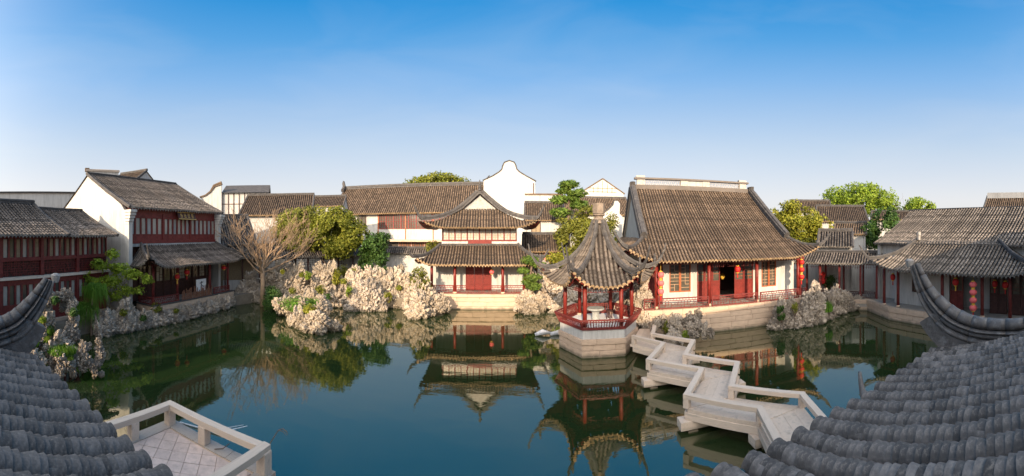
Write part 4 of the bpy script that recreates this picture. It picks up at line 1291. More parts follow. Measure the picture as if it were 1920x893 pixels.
# white gable house with curved crest
wg = thing('white_gable_house', 'tall white wall house with curved crest gable behind lakeside pavilion', 'house', pol(955, 43), 0)
pts = [(-3.2, 12.7), (-2.0, 13.25), (-1.2, 13.75), (-.85, 14.1), (-.72, 14.6), (-.55, 14.95), (0, 15.15), (.55, 14.95), (.72, 14.6), (.85, 14.1), (1.2, 13.75), (2.0, 13.25), (3.2, 12.6)]
MB().wall([(3.1, .8), (-3.1, .8)] + pts, 0, .35).build('gable_wall', 'plaster', wg)
MB().wall([(3.1, .8), (-3.1, .8)] + [(x, z - .4) for x, z in pts], 9, 9.3).build('gable_wall', 'plaster', wg)
MB().sweep([(x * 1.03, .17, z - .02) for x, z in pts], [.5] * 13, [.16] * 13).build('coping', 'ridge', wg)
mb = MB(); mb.box(-3.1, -2.85, .35, 9, .8, 12.4); mb.build('wall', 'plaster', wg)
mb = MB(); mb.box(2.85, 3.1, .35, 9, .8, 12.4); mb.build('wall', 'plaster', wg)
mb = MB(); mb.add([(-3.3, .4, 12.35), (-3.3, 9, 12.35), (0, 9, 14.2), (0, .4, 14.2), (3.3, 9, 12.35), (3.3, .4, 12.35)], [(0, 3, 2, 1), (3, 5, 4, 2)]); mb.build('roof', 'tile_warm', wg)
MB().tube([(3.0, -.05, 12.4), (3.0, -.05, 2)], [.06, .06], 6).build('downpipe', 'dark', wg)

wg.location = (wg.location.x * 1.4, wg.location.y * 1.4, -2.4); wg.scale = (1.4, 1.4, 1.4)
h1 = house('back_house', 'small white house with brown roof and one square window beside pine', 1022, 40, 3, 4.6, 6, .8, 7.6, 9.9, over=.4, **W)
window(h1, -1.6, -.5, 6.0, 7.4, -.04, 2, 'dark', 'brick', .1)
MB().box(-2.3, 2.3, 3.1, 3.4, 9.6, 10.9).build('parapet', 'plaster', h1)
MB().box(-2.4, 2.4, 3.0, 3.5, 10.9, 11.1).build('coping', 'tile_warm', h1)
h2 = house('low_house', 'low brown roofed outbuilding below white house with square window', 1022, 35, 3, 4.4, 3.6, .8, 4.3, 6.0, over=.6, **W)
for i in range(4):
    window(h2, -2 + i, -1.05 + i, 2.4, 4.2, -.04, 2, 'orange_wood', 'pane_dark', .07)
h4 = house('low_house', 'brown tiled roof stretching below the timbered cream gable', 1120, 46, 4, 9.5, 7, .8, 8.6, 11.2, over=.5, **W)
tg = thing('timbered_gable', 'cream gable with thin timber lines above brown roofs', 'house', pol(1130, 58), 3)
MB().wall([(-3.6, .8), (3.6, .8), (3.6, 13.0), (0, 15.3), (-3.6, 13.0)], 0, .3).build('gable_wall', 'plaster', tg)
mb = MB()
for x in (-1.6, -.8, 0, .8, 1.6):
    mb.box(x - .04, x + .04, -.05, -.003, 13.0, 15.0 - abs(x) * .65)
for z in (13.1, 13.7):
    mb.box(-2.4, 2.4, -.05, -.003, z, z + .07)
mb.build('timbers', 'orange_wood', tg)
MB().sweep([(-3.8, .1, 12.85), (0, .1, 15.3)], [.6] * 2, [.16] * 2).build('verge', 'tile_warm', tg)
MB().sweep([(0, .1, 15.3), (3.8, .1, 12.85)], [.6] * 2, [.16] * 2).build('verge', 'tile_warm', tg)
mb = MB(); mb.add([(-3.8, .1, 12.9), (-3.8, 9, 12.9), (0, 9, 15.35), (0, .1, 15.35), (3.8, 9, 12.9), (3.8, .1, 12.9)], [(0, 3, 2, 1), (3, 5, 4, 2)]); mb.build('roof', 'tile_warm', tg)
sw = thing('stepped_wall', 'small white wall with stepped horse head top beside hexagonal roof tip', 'wall', pol(1150, 38), 5)
MB().wall([(-1.2, .8), (1.0, .8), (1.0, 8.0), (.7, 8.3), (.75, 9.4), (.5, 9.7), (.15, 9.7), (0, 9.2), (-.5, 8.7), (-1.2, 8.2)], 0, .3).build('wall_body', 'plaster', sw)
MB().sweep([(-1.25, .15, 8.2), (-.5, .15, 8.72), (0, .15, 9.22), (.15, .15, 9.72), (.5, .15, 9.72)], [.45] * 5, [.12] * 5).build('coping', 'ridge', sw)

# houses beyond the bare tree
fh = thing('white_panel_house', 'white house with dark timber posts and humped fire wall beyond gabled house', 'house', pol(430, 46), -38)
MB().box(-1.0, 5.2, 0, .3, .8, 11.6).build('wall', 'plaster', fh)
for i in range(9):
    MB().box(-.9 + i * .72, -.8 + i * .72, -.07, -.003, 8.4, 11.5).build('post', 'dark', fh)
MB().box(-1.0, 5.2, -.06, -.002, 10.0, 10.08).build('rail', 'dark', fh)
MB().wall([(-3.8, .8), (-1.0, .8), (-1.0, 12.5), (-1.5, 12.6), (-1.9, 12.2), (-2.4, 11.6), (-3.2, 11.1), (-3.8, 10.9)], -.4, -.1).build('fire_wall', 'plaster', fh)
MB().sweep([(-3.9, -.25, 10.9), (-3.1, -.25, 11.15), (-2.4, -.25, 11.65), (-1.9, -.25, 12.3), (-.9, -.25, 12.6)], [.6] * 5, [.22, .22, .24, .4, .5]).build('coping', 'tile_warm', fh)
mb = MB(); mb.add([(-1, -.4, 11.5), (5.3, -.4, 11.5), (5.3, 3.5, 13.0), (-1, 3.5, 13.0)], [(0, 1, 2, 3)]); mb.add([(-1, 3.5, 13.0), (5.3, 3.5, 13.0), (5.3, 7, 11.5), (-1, 7, 11.5)], [(0, 1, 2, 3)]); mb.build('roof', 'ridge', fh)
h5 = house('brown_roof_house', 'brown roofed house with white end gable behind bare tree', 516, 40, -30, 8.4, 8.5, .8, 8.2, 11.0, over=.5, **W)
h6 = house('distant_house', 'small distant roof peeping between round tree and long range', 606, 52, -20, 6, 6, .8, 10.2, 12.0, over=.4, **W)
h7 = house('brick_house', 'low dark roofed house with tan brick end wall beside bare tree', 432, 33, -58, 5.0, 7.0, .8, 5.0, 7.9, over=.4, wall='brick')
# behind the gabled house
wl_ = thing('boundary_wall', 'long plain white wall with dark coping behind maroon wing', 'wall', pol(40, 36), -80)
MB().box(-10, 7.5, 0, .3, .8, 10.3).build('wall_body', 'plaster', wl_)
MB().sweep([(-10, .15, 10.3), (7.5, .15, 10.3)], [.6] * 2, [.2] * 2).build('coping', 'ridge', wl_)
h8 = house('rear_house', 'brown roof with small white gable rising behind gabled house ridge', 226, 43, -22, 4.2, 5.0, .8, 12.3, 14.0, over=.2, **W)
rw_ = thing('roof_wall', 'white wall end with blue grey coping above gabled house ridge', 'wall', pol(192, 40), -75)
MB().box(-1.8, 1.9, 0, .3, .8, 13.3).build('wall_body', 'plaster', rw_)
MB().sweep([(-1.9, .15, 13.3), (2.0, .15, 13.25)], [.6] * 2, [.26] * 2).build('coping', 'lead', rw_)
MB().box(-2.0, -1.5, -.1, .4, 13.25, 13.65).build('coping_end', 'tile_warm', rw_)
# beyond the right hand gallery
h9 = house('village_house', 'brown roof and white gable below bright green trees', 1580, 44, 50, 6.5, 9, .8, 7.6, 9.9, over=.4, **W)
h10 = house('village_house', 'long low brown ridge directly behind olive tree crown', 1522, 52, 45, 6, 6, .8, 9.4, 11.3, over=.4, **W)
h11 = house('village_house', 'pale roofed shed between olive tree and dark green tree', 1592, 36, 60, 3.4, 4.5, .8, 6.0, 7.2, over=.3, **W)
h12 = house('village_house', 'small dark eaved roof above gallery corner', 1566, 31, 55, 3.0, 3.2, .8, 4.9, 6.3, over=.5)
h13 = house('village_house', 'brown roof strip behind dark green tree crown', 1690, 52, 62, 9, 6, .8, 8.2, 9.6, over=.4, **W)
h14 = house('far_house', 'brown roof topped by white parapet above grey roof ridge', 1900, 40, 88, 7.0, 6, .8, 8.6, 10.6, over=.3, **W)
MB().box(-3.5, 3.5, 2.7, 3.0, 10.5, 11.2).build('parapet', 'plaster', h14)

# ================================================================ GARDEN WALL and left gallery
gw = thing('garden_wall', 'long white garden wall with grey tile coping behind rockery', 'wall', CX(-14.5, 34.0), -4)
MB().box(-6.0, 12.6, 0, .3, .5, 4.15).build('wall_body', 'plaster', gw)
hgw = concave(.6, .5, .1)
S = lambda u, q: Vector((u, -.45 + q, 4.12 + hgw(q)))
rows, p = span_rows(-6.0, 12.6, .23, lambda u: .6)
tile_slope(gw, S, rows, p, tile='tile_grey', pan='pan_grey', end='eave_tile_grey', soffit='dark')
MB().sweep([(-6, .15, 4.6), (12.6, .15, 4.6)], [.28] * 2, [.2] * 2).build('ridge', 'ridge', gw)
mb = MB(); mb.add([(-6, .2, 4.62), (12.6, .2, 4.62), (12.6, .75, 4.12), (-6, .75, 4.12)], [(0, 1, 2, 3)]); mb.build('back_slope', 'tile_grey', gw)

lg = thing('open_gallery', 'dark roofed open gallery with thin posts and low white wall behind bare tree', 'gallery', pol(548, 33.2), -52)
for i in range(9):
    x = -6.4 + i * 1.6
    MB().box(x - .06, x + .06, -.06, .06, .85, 3.9).build('post', 'dark', lg)
MB().box(-6.6, 6.6, 1.5, 1.7, .85, 2.7).build('wall', 'plaster', lg)
MB().box(-6.6, 6.6, .05, .2, .4, 1.75).build('low_wall', 'plaster', lg)
mb = MB(); fret(mb, -6.4, 6.4, 2.72, 3.6, 1.6, .03, 44, 4, 77); mb.build('lattice', 'dark', lg)
plain_gable_roof(lg, -6.8, 6.8, -.6, .9, 3.85, 5.0, pitch=.23, ridge_h=.2, soffit='dark')
MB().box(-6.6, 6.6, -.07, .07, 3.65, 3.82).build('eave_beam', 'dark', lg)

# ================================================================ VIEWER'S BUILDING AND CORNER HOUSE (unseen, added to shade near roofs, bridge, left bank)
vh = thing('viewing_hall', 'tall hall behind the viewpoint whose shade falls on the near roofs', 'hall', (1, -4.5, 0), 180)
MB().box(-20, 15, .1, 9.5, .5, 7.7).build('wall', 'plaster', vh)
mb = MB(); mb.add([(-21, -.6, 7.6), (16, -.6, 7.6), (16, 4.8, 10.7), (-21, 4.8, 10.7), (16, 10.2, 7.6), (-21, 10.2, 7.6)], [(0, 1, 2, 3), (3, 2, 4, 5), (0, 3, 5), (1, 4, 2)]); mb.build('roof', 'tile_grey', vh)
ch = thing('corner_house', 'tall corner house beside the maroon wing and viewing hall', 'house', (-23, -8, 0), -90)  # added out of view to shade the wing, porch and rock island
MB().box(-5.5, 5.5, -4.0, 5, .5, 7.0).build('wall', 'plaster', ch)
mb = MB(); mb.add([(-6, -4.6, 6.9), (6, -4.6, 6.9), (6, .5, 9.3), (-6, .5, 9.3), (6, 5.6, 6.9), (-6, 5.6, 6.9)], [(0, 1, 2, 3), (3, 2, 4, 5), (0, 3, 5), (1, 4, 2)]); mb.build('roof', 'tile_grey', ch)

# ================================================================ ZIGZAG STONE BRIDGE
br = thing('zigzag_bridge', 'zigzag stone slab bridge with low railings running from hexagonal pavilion', 'bridge', (0, 0, 0))
DECK, RAIL = .70, 1.13
Lr = [(3.95, 15.9), (5.62, 15.05), (4.98, 13.4), (5.24, 12.56), (6.59, 10.81), (5.14, 9.3), (6.43, 7.41), (5.35, 5.2)]
Lr = [(5.78, 15.72), (6.62, 14.2), (5.24, 12.56), (6.59, 10.81), (5.14, 9.3), (6.43, 7.41), (5.45, 5.4)]
Rr_ = [(7.6, 17.4), (6.76, 15.72), (8.0, 13.9), (6.78, 12.41), (8.03, 10.57), (6.65, 9.05), (7.92, 7.15), (7.1, 5.5)]
def rail_run(pts, parent, zt, w=.2, h=.14, mat='granite_pale', skip_last_post=True, zd=DECK):
    for (a, b) in zip(pts, pts[1:]):
        a = Vector((*a, 0)); b = Vector((*b, 0)); d = (b - a); L = d.length; rz = atan2(d.y, d.x)
        c = (a + b) / 2
        piece('rail_beam', mat, parent, (c.x, c.y, zt - h / 2), (L + w * .96, w, h * U(.985, 1.01)), rz)
        for s in ([.5] if L > 3.6 else []):
            p = a + d * s
            piece('rail_post', mat, parent, (p.x, p.y, (zt - h + zd) / 2), (.2, .2, zt - h - zd), rz)
    for i, p in enumerate(pts[:-1] if skip_last_post else pts):
        q = pts[min(i + 1, len(pts) - 1)]
        rz = atan2(q[1] - p[1], q[0] - p[0])
        piece('rail_post', mat, parent, (p[0], p[1], (zt - h + zd) / 2), (.19, .19, zt - h - zd + .01), rz)
rail_run(Lr, br, RAIL)
rail_run(Rr_, br, RAIL)
# deck: each leg of the zigzag is three or four long slabs
def slab_leg(a0, a1, b0, b1, kk):
    a0, a1, b0, b1 = (Vector((*p, 0)) for p in (a0, a1, b0, b1))
    for i in range(kk):
        s0, s1 = i / kk, (i + 1) / kk
        q = [a0.lerp(b0, s0), a1.lerp(b1, s0), a1.lerp(b1, s1), a0.lerp(b0, s1)]
        c = sum(q, Vector()) / 4
        q = [c + (p - c) * .985 for p in q]
        zt = DECK + U(-.006, .006)
        mb = MB(); mb.prism([(p.x, p.y) for p in reversed(q)] if (q[1] - q[0]).cross(q[2] - q[0]).z < 0 else [(p.x, p.y) for p in q], zt - .12, zt)
        mb.build('deck_slab', 'granite_pale', br)
def off(p, q, d):
    return p
leg = [((5.6, 15.85), (6.62, 14.2), (6.95, 16.1), (8.05, 13.95)), ((6.62, 14.2), (5.2, 12.5), (8.05, 13.95), (6.82, 12.46)),
       ((5.2, 12.5), (6.59, 10.75), (6.82, 12.46), (8.08, 10.58)), ((6.59, 10.75), (5.1, 9.25), (8.08, 10.58), (6.7, 9.1)),
       ((5.1, 9.25), (6.4, 7.36), (6.7, 9.1), (7.97, 7.18)), ((6.4, 7.36), (5.42, 5.3), (7.97, 7.18), (7.1, 5.4))]
for (a0, a1, b0, b1) in leg:
    slab_leg(a0, a1, b0, b1, 4)
slab_leg((5.7, 15.9), (7.0, 18.2), (6.95, 16.1), (7.9, 17.9), 3)
# deck edge beams and piers
for a, b in zip(Lr, Lr[1:]):
    a = Vector((*a, 0)); b = Vector((*b, 0)); d = b - a; c = (a + b) / 2
    nrm = Vector((d.y, -d.x, 0)).normalized()
    piece('edge_beam', 'granite_pale', br, (c.x - nrm.x * .02, c.y, .465), (d.length + .1, .18, .22), atan2(d.y, d.x))
for a, b in zip(Rr_[1:], Rr_[2:]):
    a = Vector((*a, 0)); b = Vector((*b, 0)); d = b - a; c = (a + b) / 2
    piece('edge_beam', 'granite_pale', br, (c.x, c.y, .465), (d.length + .1, .18, .22), atan2(d.y, d.x))
for (a, b) in ((Lr[1], Rr_[2]), (Lr[2], Rr_[3]), (Lr[3], Rr_[4]), (Lr[4], Rr_[5]), (Lr[5], Rr_[6])):
    a = Vector((*a, 0)); b = Vector((*b, 0)); d = b - a; c = (a + b) / 2; rz = atan2(d.y, d.x)
    MB().box(-d.length / 2 - .26, d.length / 2 + .26, -.2, .2, .1, .35).build('cap_beam', 'granite_pale', br).matrix_local = Matrix.Translation((c.x, c.y, 0)) @ Matrix.Rotation(rz, 4, 'Z')
    for s in (-.5, .5):
        p = c + d * s * .8
        piece('pier', 'granite', br, (p.x, p.y, -.45), (.32, .34, 1.0), rz)

# ================================================================ PAVED TERRACE below the viewpoint
te = thing('paved_terrace', 'paved stone terrace corner with low post and beam railing over water', 'terrace', (-6.7, 4, 0))
tp = [(-8.28, 5.52), (-5.16, 6.0)]
C0, C1, C2, C3 = Vector((-8.28, 5.50)), Vector((-5.18, 5.98)), Vector((-5.2, 1.5)), Vector((-7.85, 1.2))
loc = Vector((-6.7, 4))
mb = MB(); mb.prism([tuple(p - loc) for p in (Vector((-8.45, 5.62)), Vector((-8.0, 1.0)), Vector((-5.0, 1.2)), Vector((-5.0, 6.16)))], -.8, .575); mb.build('base', 'granite', te)
loc3 = Vector((-6.7, 4, 0))
# edge slabs
for a, b in (((-8.3, 5.52), (-5.14, 6.0)), ((-7.92, 2.0), (-8.3, 5.52)), ((-5.14, 6.0), (-5.1, 2.0))):
    a = Vector((*a, 0)); b = Vector((*b, 0)); d = b - a; L = d.length
    for i in range(3):
        c = a + d * ((i + .5) / 3) - loc3
        piece('edge_slab', 'lead', te, (c.x, c.y, .57), (L / 3 - .012, .36, .07), atan2(d.y, d.x))
# square pavers laid on the diagonal to the edges
ang = radians(-48)
gx, gy = Vector((cos(ang), sin(ang))), Vector((-sin(ang), cos(ang)))
poly_in = [Vector((-8.06, 5.3)), Vector((-5.36, 5.72)), Vector((-5.32, 2.0)), Vector((-7.7, 2.0))]
def inside(p, poly):
    s = None
    for i in range(len(poly)):
        a, b = poly[i], poly[(i + 1) % len(poly)]
        c = (b.x - a.x) * (p.y - a.y) - (b.y - a.y) * (p.x - a.x)
        if s is None:
            s = c > 0
        elif (c > 0) != s:
            return False
    return True
def clip_poly(pts, poly):
    out = pts
    for i in range(len(poly)):
        a, b = poly[i], poly[(i + 1) % len(poly)]
        f = lambda p: (b.x - a.x) * (p.y - a.y) - (b.y - a.y) * (p.x - a.x)
        src, out = out, []
        for j in range(len(src)):
            p, q = src[j], src[(j + 1) % len(src)]
            fp, fq = f(p), f(q)
            if fp <= 0:
                out.append(p)
            if (fp < 0 < fq) or (fq < 0 < fp):
                out.append(p + (q - p) * (fp / (fp - fq)))
        if not out:
            return []
    return out
ps = .375
for i in range(-9, 10):
    for j in range(-9, 10):
        c = Vector((-6.7, 4)) + gx * (i * ps) + gy * (j * ps)
        q = [c + gx * (a * ps / 2 * .97) + gy * (b * ps / 2 * .97) for a, b in ((-1, -1), (1, -1), (1, 1), (-1, 1))]
        q = clip_poly(q, poly_in)
        if len(q) < 3:
            continue
        zt = .602 + U(-.003, .003)
        mb = MB(); mb.prism([tuple(p - loc) for p in q], .5, zt)
        mb.build('paver', 'paver', te)
def trail(a, b, posts, zt=1.21, ext=.11):
    a = Vector((*a, 0)); b = Vector((*b, 0)); d = b - a; rz = atan2(d.y, d.x); c = (a + b) / 2 - loc3
    piece('rail_beam', 'granite_pale', te, (c.x, c.y, zt - .08), (d.length + 2 * ext, .22, .16), rz)
    for s in posts:
        p = a + d * s - loc3
        piece('rail_post', 'granite_pale', te, (p.x, p.y, (.6 + zt - .16) / 2), (.24, .24, zt - .16 - .6 + .01), rz)
trail((-7.95, 2.2), (-8.26, 5.46), (.25, .62, 1.0), ext=.0)
trail((-8.26, 5.46), (-5.32, 5.93), (.44,), ext=.11)
trail((-5.2, 2.4), (-5.18, 5.97), (.3, .6), ext=.11)
piece('rail_post', 'granite_pale', te, (1.53, 1.95, .83), (.26, .26, .52), .02)
stone_face(te, (1.75, 2.15), (1.75, -2.5), -.5, .5, 3, 1.0, 'granite', .25)

# ================================================================ NEAR ROOFS on either side of the viewpoint: every tile is a piece
def half_tile(r0, r1, L, th, sag, seed):
    """short thick clay cover tile, half round, with its own crisp lip"""
    k = 13
    rnd = random.Random(seed)
    e0, e1 = rnd.uniform(-.006, .006), rnd.uniform(-.006, .006)
    ring = lambda r, y, dy: [(r * cos(pi * j / (k - 1)), y + dy * cos(pi * j / (k - 1)) + .004 * sin(7.0 * j + seed), r * sin(pi * j / (k - 1)) * 1.05) for j in range(k)]
    A, B, C_, D_ = ring(r0, 0, e0), ring(r1, L, e1), ring(r0 - th, 0, e0), ring(r1 - th, L, e1)
    mb = MB()
    mb.add(A + B, [(j, j + 1, k + j + 1, k + j) for j in range(k - 1)])
    mb.add(C_ + D_, [(j + 1, j, k + j, k + j + 1) for j in range(k - 1)])
    ns = len(mb.f)
    mb.add(A + C_, [(j + 1, j, k + j, k + j + 1) for j in range(k - 1)])
    mb.add([A[0], B[0], D_[0], C_[0]], [(0, 1, 2, 3)]); mb.add([A[-1], B[-1], D_[-1], C_[-1]], [(3, 2, 1, 0)])
    me = mb.mesh('cover_tile', 'tile_near', False)
    me.polygons.foreach_set('use_smooth', [i < ns for i in range(len(me.polygons))])
    return me
TILES = [half_tile(.106, .096, .15, .02, 0, s) for s in range(7)]

def near_roof(name, label, origin, n, nrows, pitch, run, rise, zc, ridge_side, cam_dist_rows):
    t = thing(name, label, 'roof', origin, n)
    hq = lambda q: rise * (.55 * (q / run) + .45 * (q / run) ** 2)
    st = .066
    cands = []
    for i in range(nrows):
        u = i * pitch
        kk = int(run / st)
        for kq in range(kk):
            cands.append((u, kq * st, i))
    mw = Matrix.Translation(origin) @ Matrix.Rotation(-radians(n), 4, 'Z')
    def seen(c):
        w = mw @ Vector((c[0], c[1], hq(c[1])))
        D = hypot(w.x, w.y); a = atan2(w.x, w.y)
        inframe = abs(a) < 1.5 and (6 - w.z) / D < .72
        return (0 if inframe else 1, D)
    cands.sort(key=seen)
    single = cands[:295]; rest = cands[295:]
    def place(c):
        u, q, i = c
        sl = (hq(q + .05) - hq(q)) / .05
        lift_c = zc * smooth((u - (nrows - 5) * pitch) / (5 * pitch)) ** 2 * max(0, 1 - q / run) if ridge_side > 0 else zc * smooth((4 * pitch - u) / (4 * pitch)) ** 2 * max(0, 1 - q / run)
        return (u + .02 * noise.noise(Vector((i * 3.1, q * 1.5, 0))) + U(-.01, .01), q, hq(q) + lift_c + U(0, .012) + .055), math.atan(sl) - .2 + U(-.035, .035)
    for c in single:
        p, rx = place(c)
        o = bpy.data.objects.new('tile', TILES[int(R() * 7)])
        COL.objects.link(o); o.parent = t; o.location = p; o.rotation_euler = (rx, U(-.1, .1), U(-.06, .06)); s = U(.93, 1.07); o.scale = (s, 1, s)
    mb = MB(); flags = []
    for c in rest:
        p, rx = place(c)
        me = TILES[int(R() * 7)]
        mt = Matrix.Translation(p) @ Matrix.Rotation(rx, 4, 'X') @ Matrix.Rotation(U(-.1, .1), 4, 'Y') @ Matrix.Rotation(U(-.06, .06), 4, 'Z')
        flags += [f.use_smooth for f in me.polygons]
        mb.add([tuple(mt @ v.co) for v in me.vertices], [tuple(f.vertices) for f in me.polygons])
    if mb.v:
        o = mb.build('more_tiles', 'tile_near', t, kind='stuff')
        o.data.polygons.foreach_set('use_smooth', flags)
    # pan tiles between rows, overlapping like scales
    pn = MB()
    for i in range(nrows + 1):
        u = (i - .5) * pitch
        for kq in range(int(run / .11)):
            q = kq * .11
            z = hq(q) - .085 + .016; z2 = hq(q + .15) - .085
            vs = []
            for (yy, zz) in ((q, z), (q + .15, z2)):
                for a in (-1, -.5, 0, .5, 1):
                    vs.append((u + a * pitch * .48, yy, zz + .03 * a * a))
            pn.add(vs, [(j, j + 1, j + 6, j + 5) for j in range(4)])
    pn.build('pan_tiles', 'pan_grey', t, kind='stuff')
    mb = MB()
    L = nrows * pitch
    vs = []
    for j in range(9):
        q = run * j / 8
        vs += [(-.3, q + .05, hq(q) - .16), (L + .2, q + .05, hq(q) - .16)]
    mb.add(vs, [(2 * j + 1, 2 * j, 2 * j + 2, 2 * j + 3) for j in range(8)])
    mb.build('roof_boards', 'dark', t)
    MB().box(-.3, L + .2, .04, .1, -.26, -.05).build('fascia', 'dark', t)
    # mortar core under each row, coloured near-black as the slot's shade
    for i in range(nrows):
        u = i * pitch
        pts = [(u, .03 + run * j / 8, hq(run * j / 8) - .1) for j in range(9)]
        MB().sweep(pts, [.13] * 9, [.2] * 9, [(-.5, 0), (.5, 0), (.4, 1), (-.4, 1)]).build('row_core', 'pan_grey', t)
    # drip tiles hanging between the rows
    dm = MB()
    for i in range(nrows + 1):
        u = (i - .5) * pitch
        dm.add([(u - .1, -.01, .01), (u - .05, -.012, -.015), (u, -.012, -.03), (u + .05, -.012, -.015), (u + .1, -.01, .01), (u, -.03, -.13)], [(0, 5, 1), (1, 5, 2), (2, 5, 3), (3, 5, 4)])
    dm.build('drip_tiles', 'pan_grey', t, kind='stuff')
    return t, hq

# right-hand near roof: eave runs along the view, rows climb back past the viewer
nr_, hq = near_roof('near_roof', 'near grey tiled roof descending toward zigzag bridge', (5.55, 2.12, 4.02), -177.6, 17, .284, 3.3, 1.02, 0.0, 1, 0)
nr_.rotation_euler.y = -.03; nr_.location.z -= .13
nl_, hql = near_roof('near_roof', 'near grey tiled roof beside paved terrace corner', (-2.32, 1.5, 3.98), -188.5, 12, .27, 2.6, 1.0, 0.0, 1, 0)

ROUND = [(cos(a) * .5, sin(a) * .5 + .5) for a in [pi * 2 * i / 12 for i in range(12)]]
def near_ridge(parent, label_none, pts, courses, base):
    """thick hip ridge of stacked round courses; pts = (x, y, z_bottom, scale) in the parent's local frame"""
    Vp = [Vector(p[:3]) for p in pts]
    for ci, (dz, w, h) in enumerate(courses):
        # each course is split into moulded lengths
        seg = 3 if ci == len(courses) - 1 else 6
        i = 0
        while i < len(Vp) - 1:
            j = min(len(Vp) - 1, i + seg)
            sub = []; ww = []; hh_ = []
            for q in range(i, j + 1):
                tg = (Vp[min(q + 1, len(Vp) - 1)] - Vp[max(q - 1, 0)]).normalized()
                sd = tg.cross(Vector((0, 0, 1))).normalized(); up = sd.cross(tg)
                s = pts[q][3]
                sub.append(Vp[q] + up * dz * s); e = 1.0 + (.05 if q == i else 0)
                ww.append(w * s * e); hh_.append(h * s * e)
            MB().sweep(sub, ww, hh_, ROUND).build('ridge_length', 'ridge_near', parent, smooth=True)
            i = j
    return

def curve_pts(ctrl, kk=40):
    out = []
    m_ = len(ctrl)
    for i in range(kk + 1):
        t = i / kk * (m_ - 1); a = min(int(t), m_ - 2); f = t - a
        p0, p1, p2, p3 = ctrl[max(a - 1, 0)], ctrl[a], ctrl[a + 1], ctrl[min(a + 2, m_ - 1)]
        out.append(tuple(.5 * ((2 * p1[k]) + (-p0[k] + p2[k]) * f + (2 * p0[k] - 5 * p1[k] + 4 * p2[k] - p3[k]) * f * f + (-p0[k] + 3 * p1[k] - 3 * p2[k] + p3[k]) * f ** 3) for k in range(len(p1))))
    return out

# ridge of the right-hand roof, tip rising over the water (world points)
rg = thing('roof_ridge', 'thick grey upswept roof ridge in front of lantern string', 'roof ridge', (5.8, 1.0, 4.0))
wp = [(5.85, 2.62, 5.42, .42), (5.84, 2.50, 5.05, .62), (5.82, 2.3, 4.66, .85), (5.8, 1.95, 4.32, 1.0), (5.8, 1.5, 4.15, 1.0), (5.8, 1.0, 4.11, 1.0), (5.8, .45, 4.16, 1.0), (5.8, -.3, 4.4, 1.0), (5.8, -1.1, 4.85, 1.0)]
lp = [(x - 5.8, y - 1.0, z - 4.0, s) for x, y, z, s in curve_pts(wp, 36)]
near_ridge(rg, None, lp, [(0, .34, .13), (.115, .3, .12), (.225, .38, .05), (.262, .27, .2)], None)
MB().sweep([(p[0], p[1], p[2] - .3) for p in lp[8:]], [.3] * len(lp[8:]), [.36] * len(lp[8:]), [(-.5, 0), (.5, 0), (.45, 1), (-.45, 1)]).build('ridge_base', 'ridge_near', rg)
MB().lathe((lp[0][0], lp[0][1] + .02, lp[0][2] - .02), [(.05, 0), (.075, .08), (.08, .12), (.04, .15)], 10).build('tip_cap', 'mortar', rg)
lgd = thing('roof_ridge', 'thick grey upswept roof ridge rising before rock island', 'roof ridge', (-5.6, .6, 4.0))
wp = [(-5.62, 1.44, 5.22, .42), (-5.62, 1.36, 4.98, .62), (-5.62, 1.2, 4.66, .85), (-5.62, .95, 4.36, 1.0), (-5.62, .6, 4.2, 1.0), (-5.62, .2, 4.12, 1.0), (-5.62, -.4, 4.15, 1.0), (-5.62, -1.1, 4.4, 1.0)]
lp = [(x + 5.6, y - .6, z - 4.0, s) for x, y, z, s in curve_pts(wp, 34)]
near_ridge(lgd, None, lp, [(0, .34, .13), (.115, .3, .12), (.225, .38, .05), (.262, .27, .2)], None)
MB().sweep([(p[0], p[1], p[2] - .3) for p in lp[8:]], [.3] * len(lp[8:]), [.36] * len(lp[8:]), [(-.5, 0), (.5, 0), (.45, 1), (-.45, 1)]).build('ridge_base', 'ridge_near', lgd)
MB().lathe((lp[0][0], lp[0][1] + .02, lp[0][2] - .02), [(.05, 0), (.075, .08), (.08, .12), (.04, .15)], 10).build('tip_cap', 'mortar', lgd)
hn = thing('roof_horn', 'slim dark roof horn curling up beyond near tile rows', 'roof ridge', (0, 0, 0))
wp = [pol(1611, 5.1, 3.98), pol(1614, 5.0, 3.8), pol(1622, 4.8, 3.62), pol(1640, 4.5, 3.5), pol(1665, 4.3, 3.5)]
pts = curve_pts([p + (0,) for p in wp], 14)
MB().sweep([p[:3] for p in pts], [.05 + .12 * i / 14 for i in range(15)], [.06 + .16 * i / 14 for i in range(15)], ROUND).build('horn', 'ridge_near', hn, smooth=True)

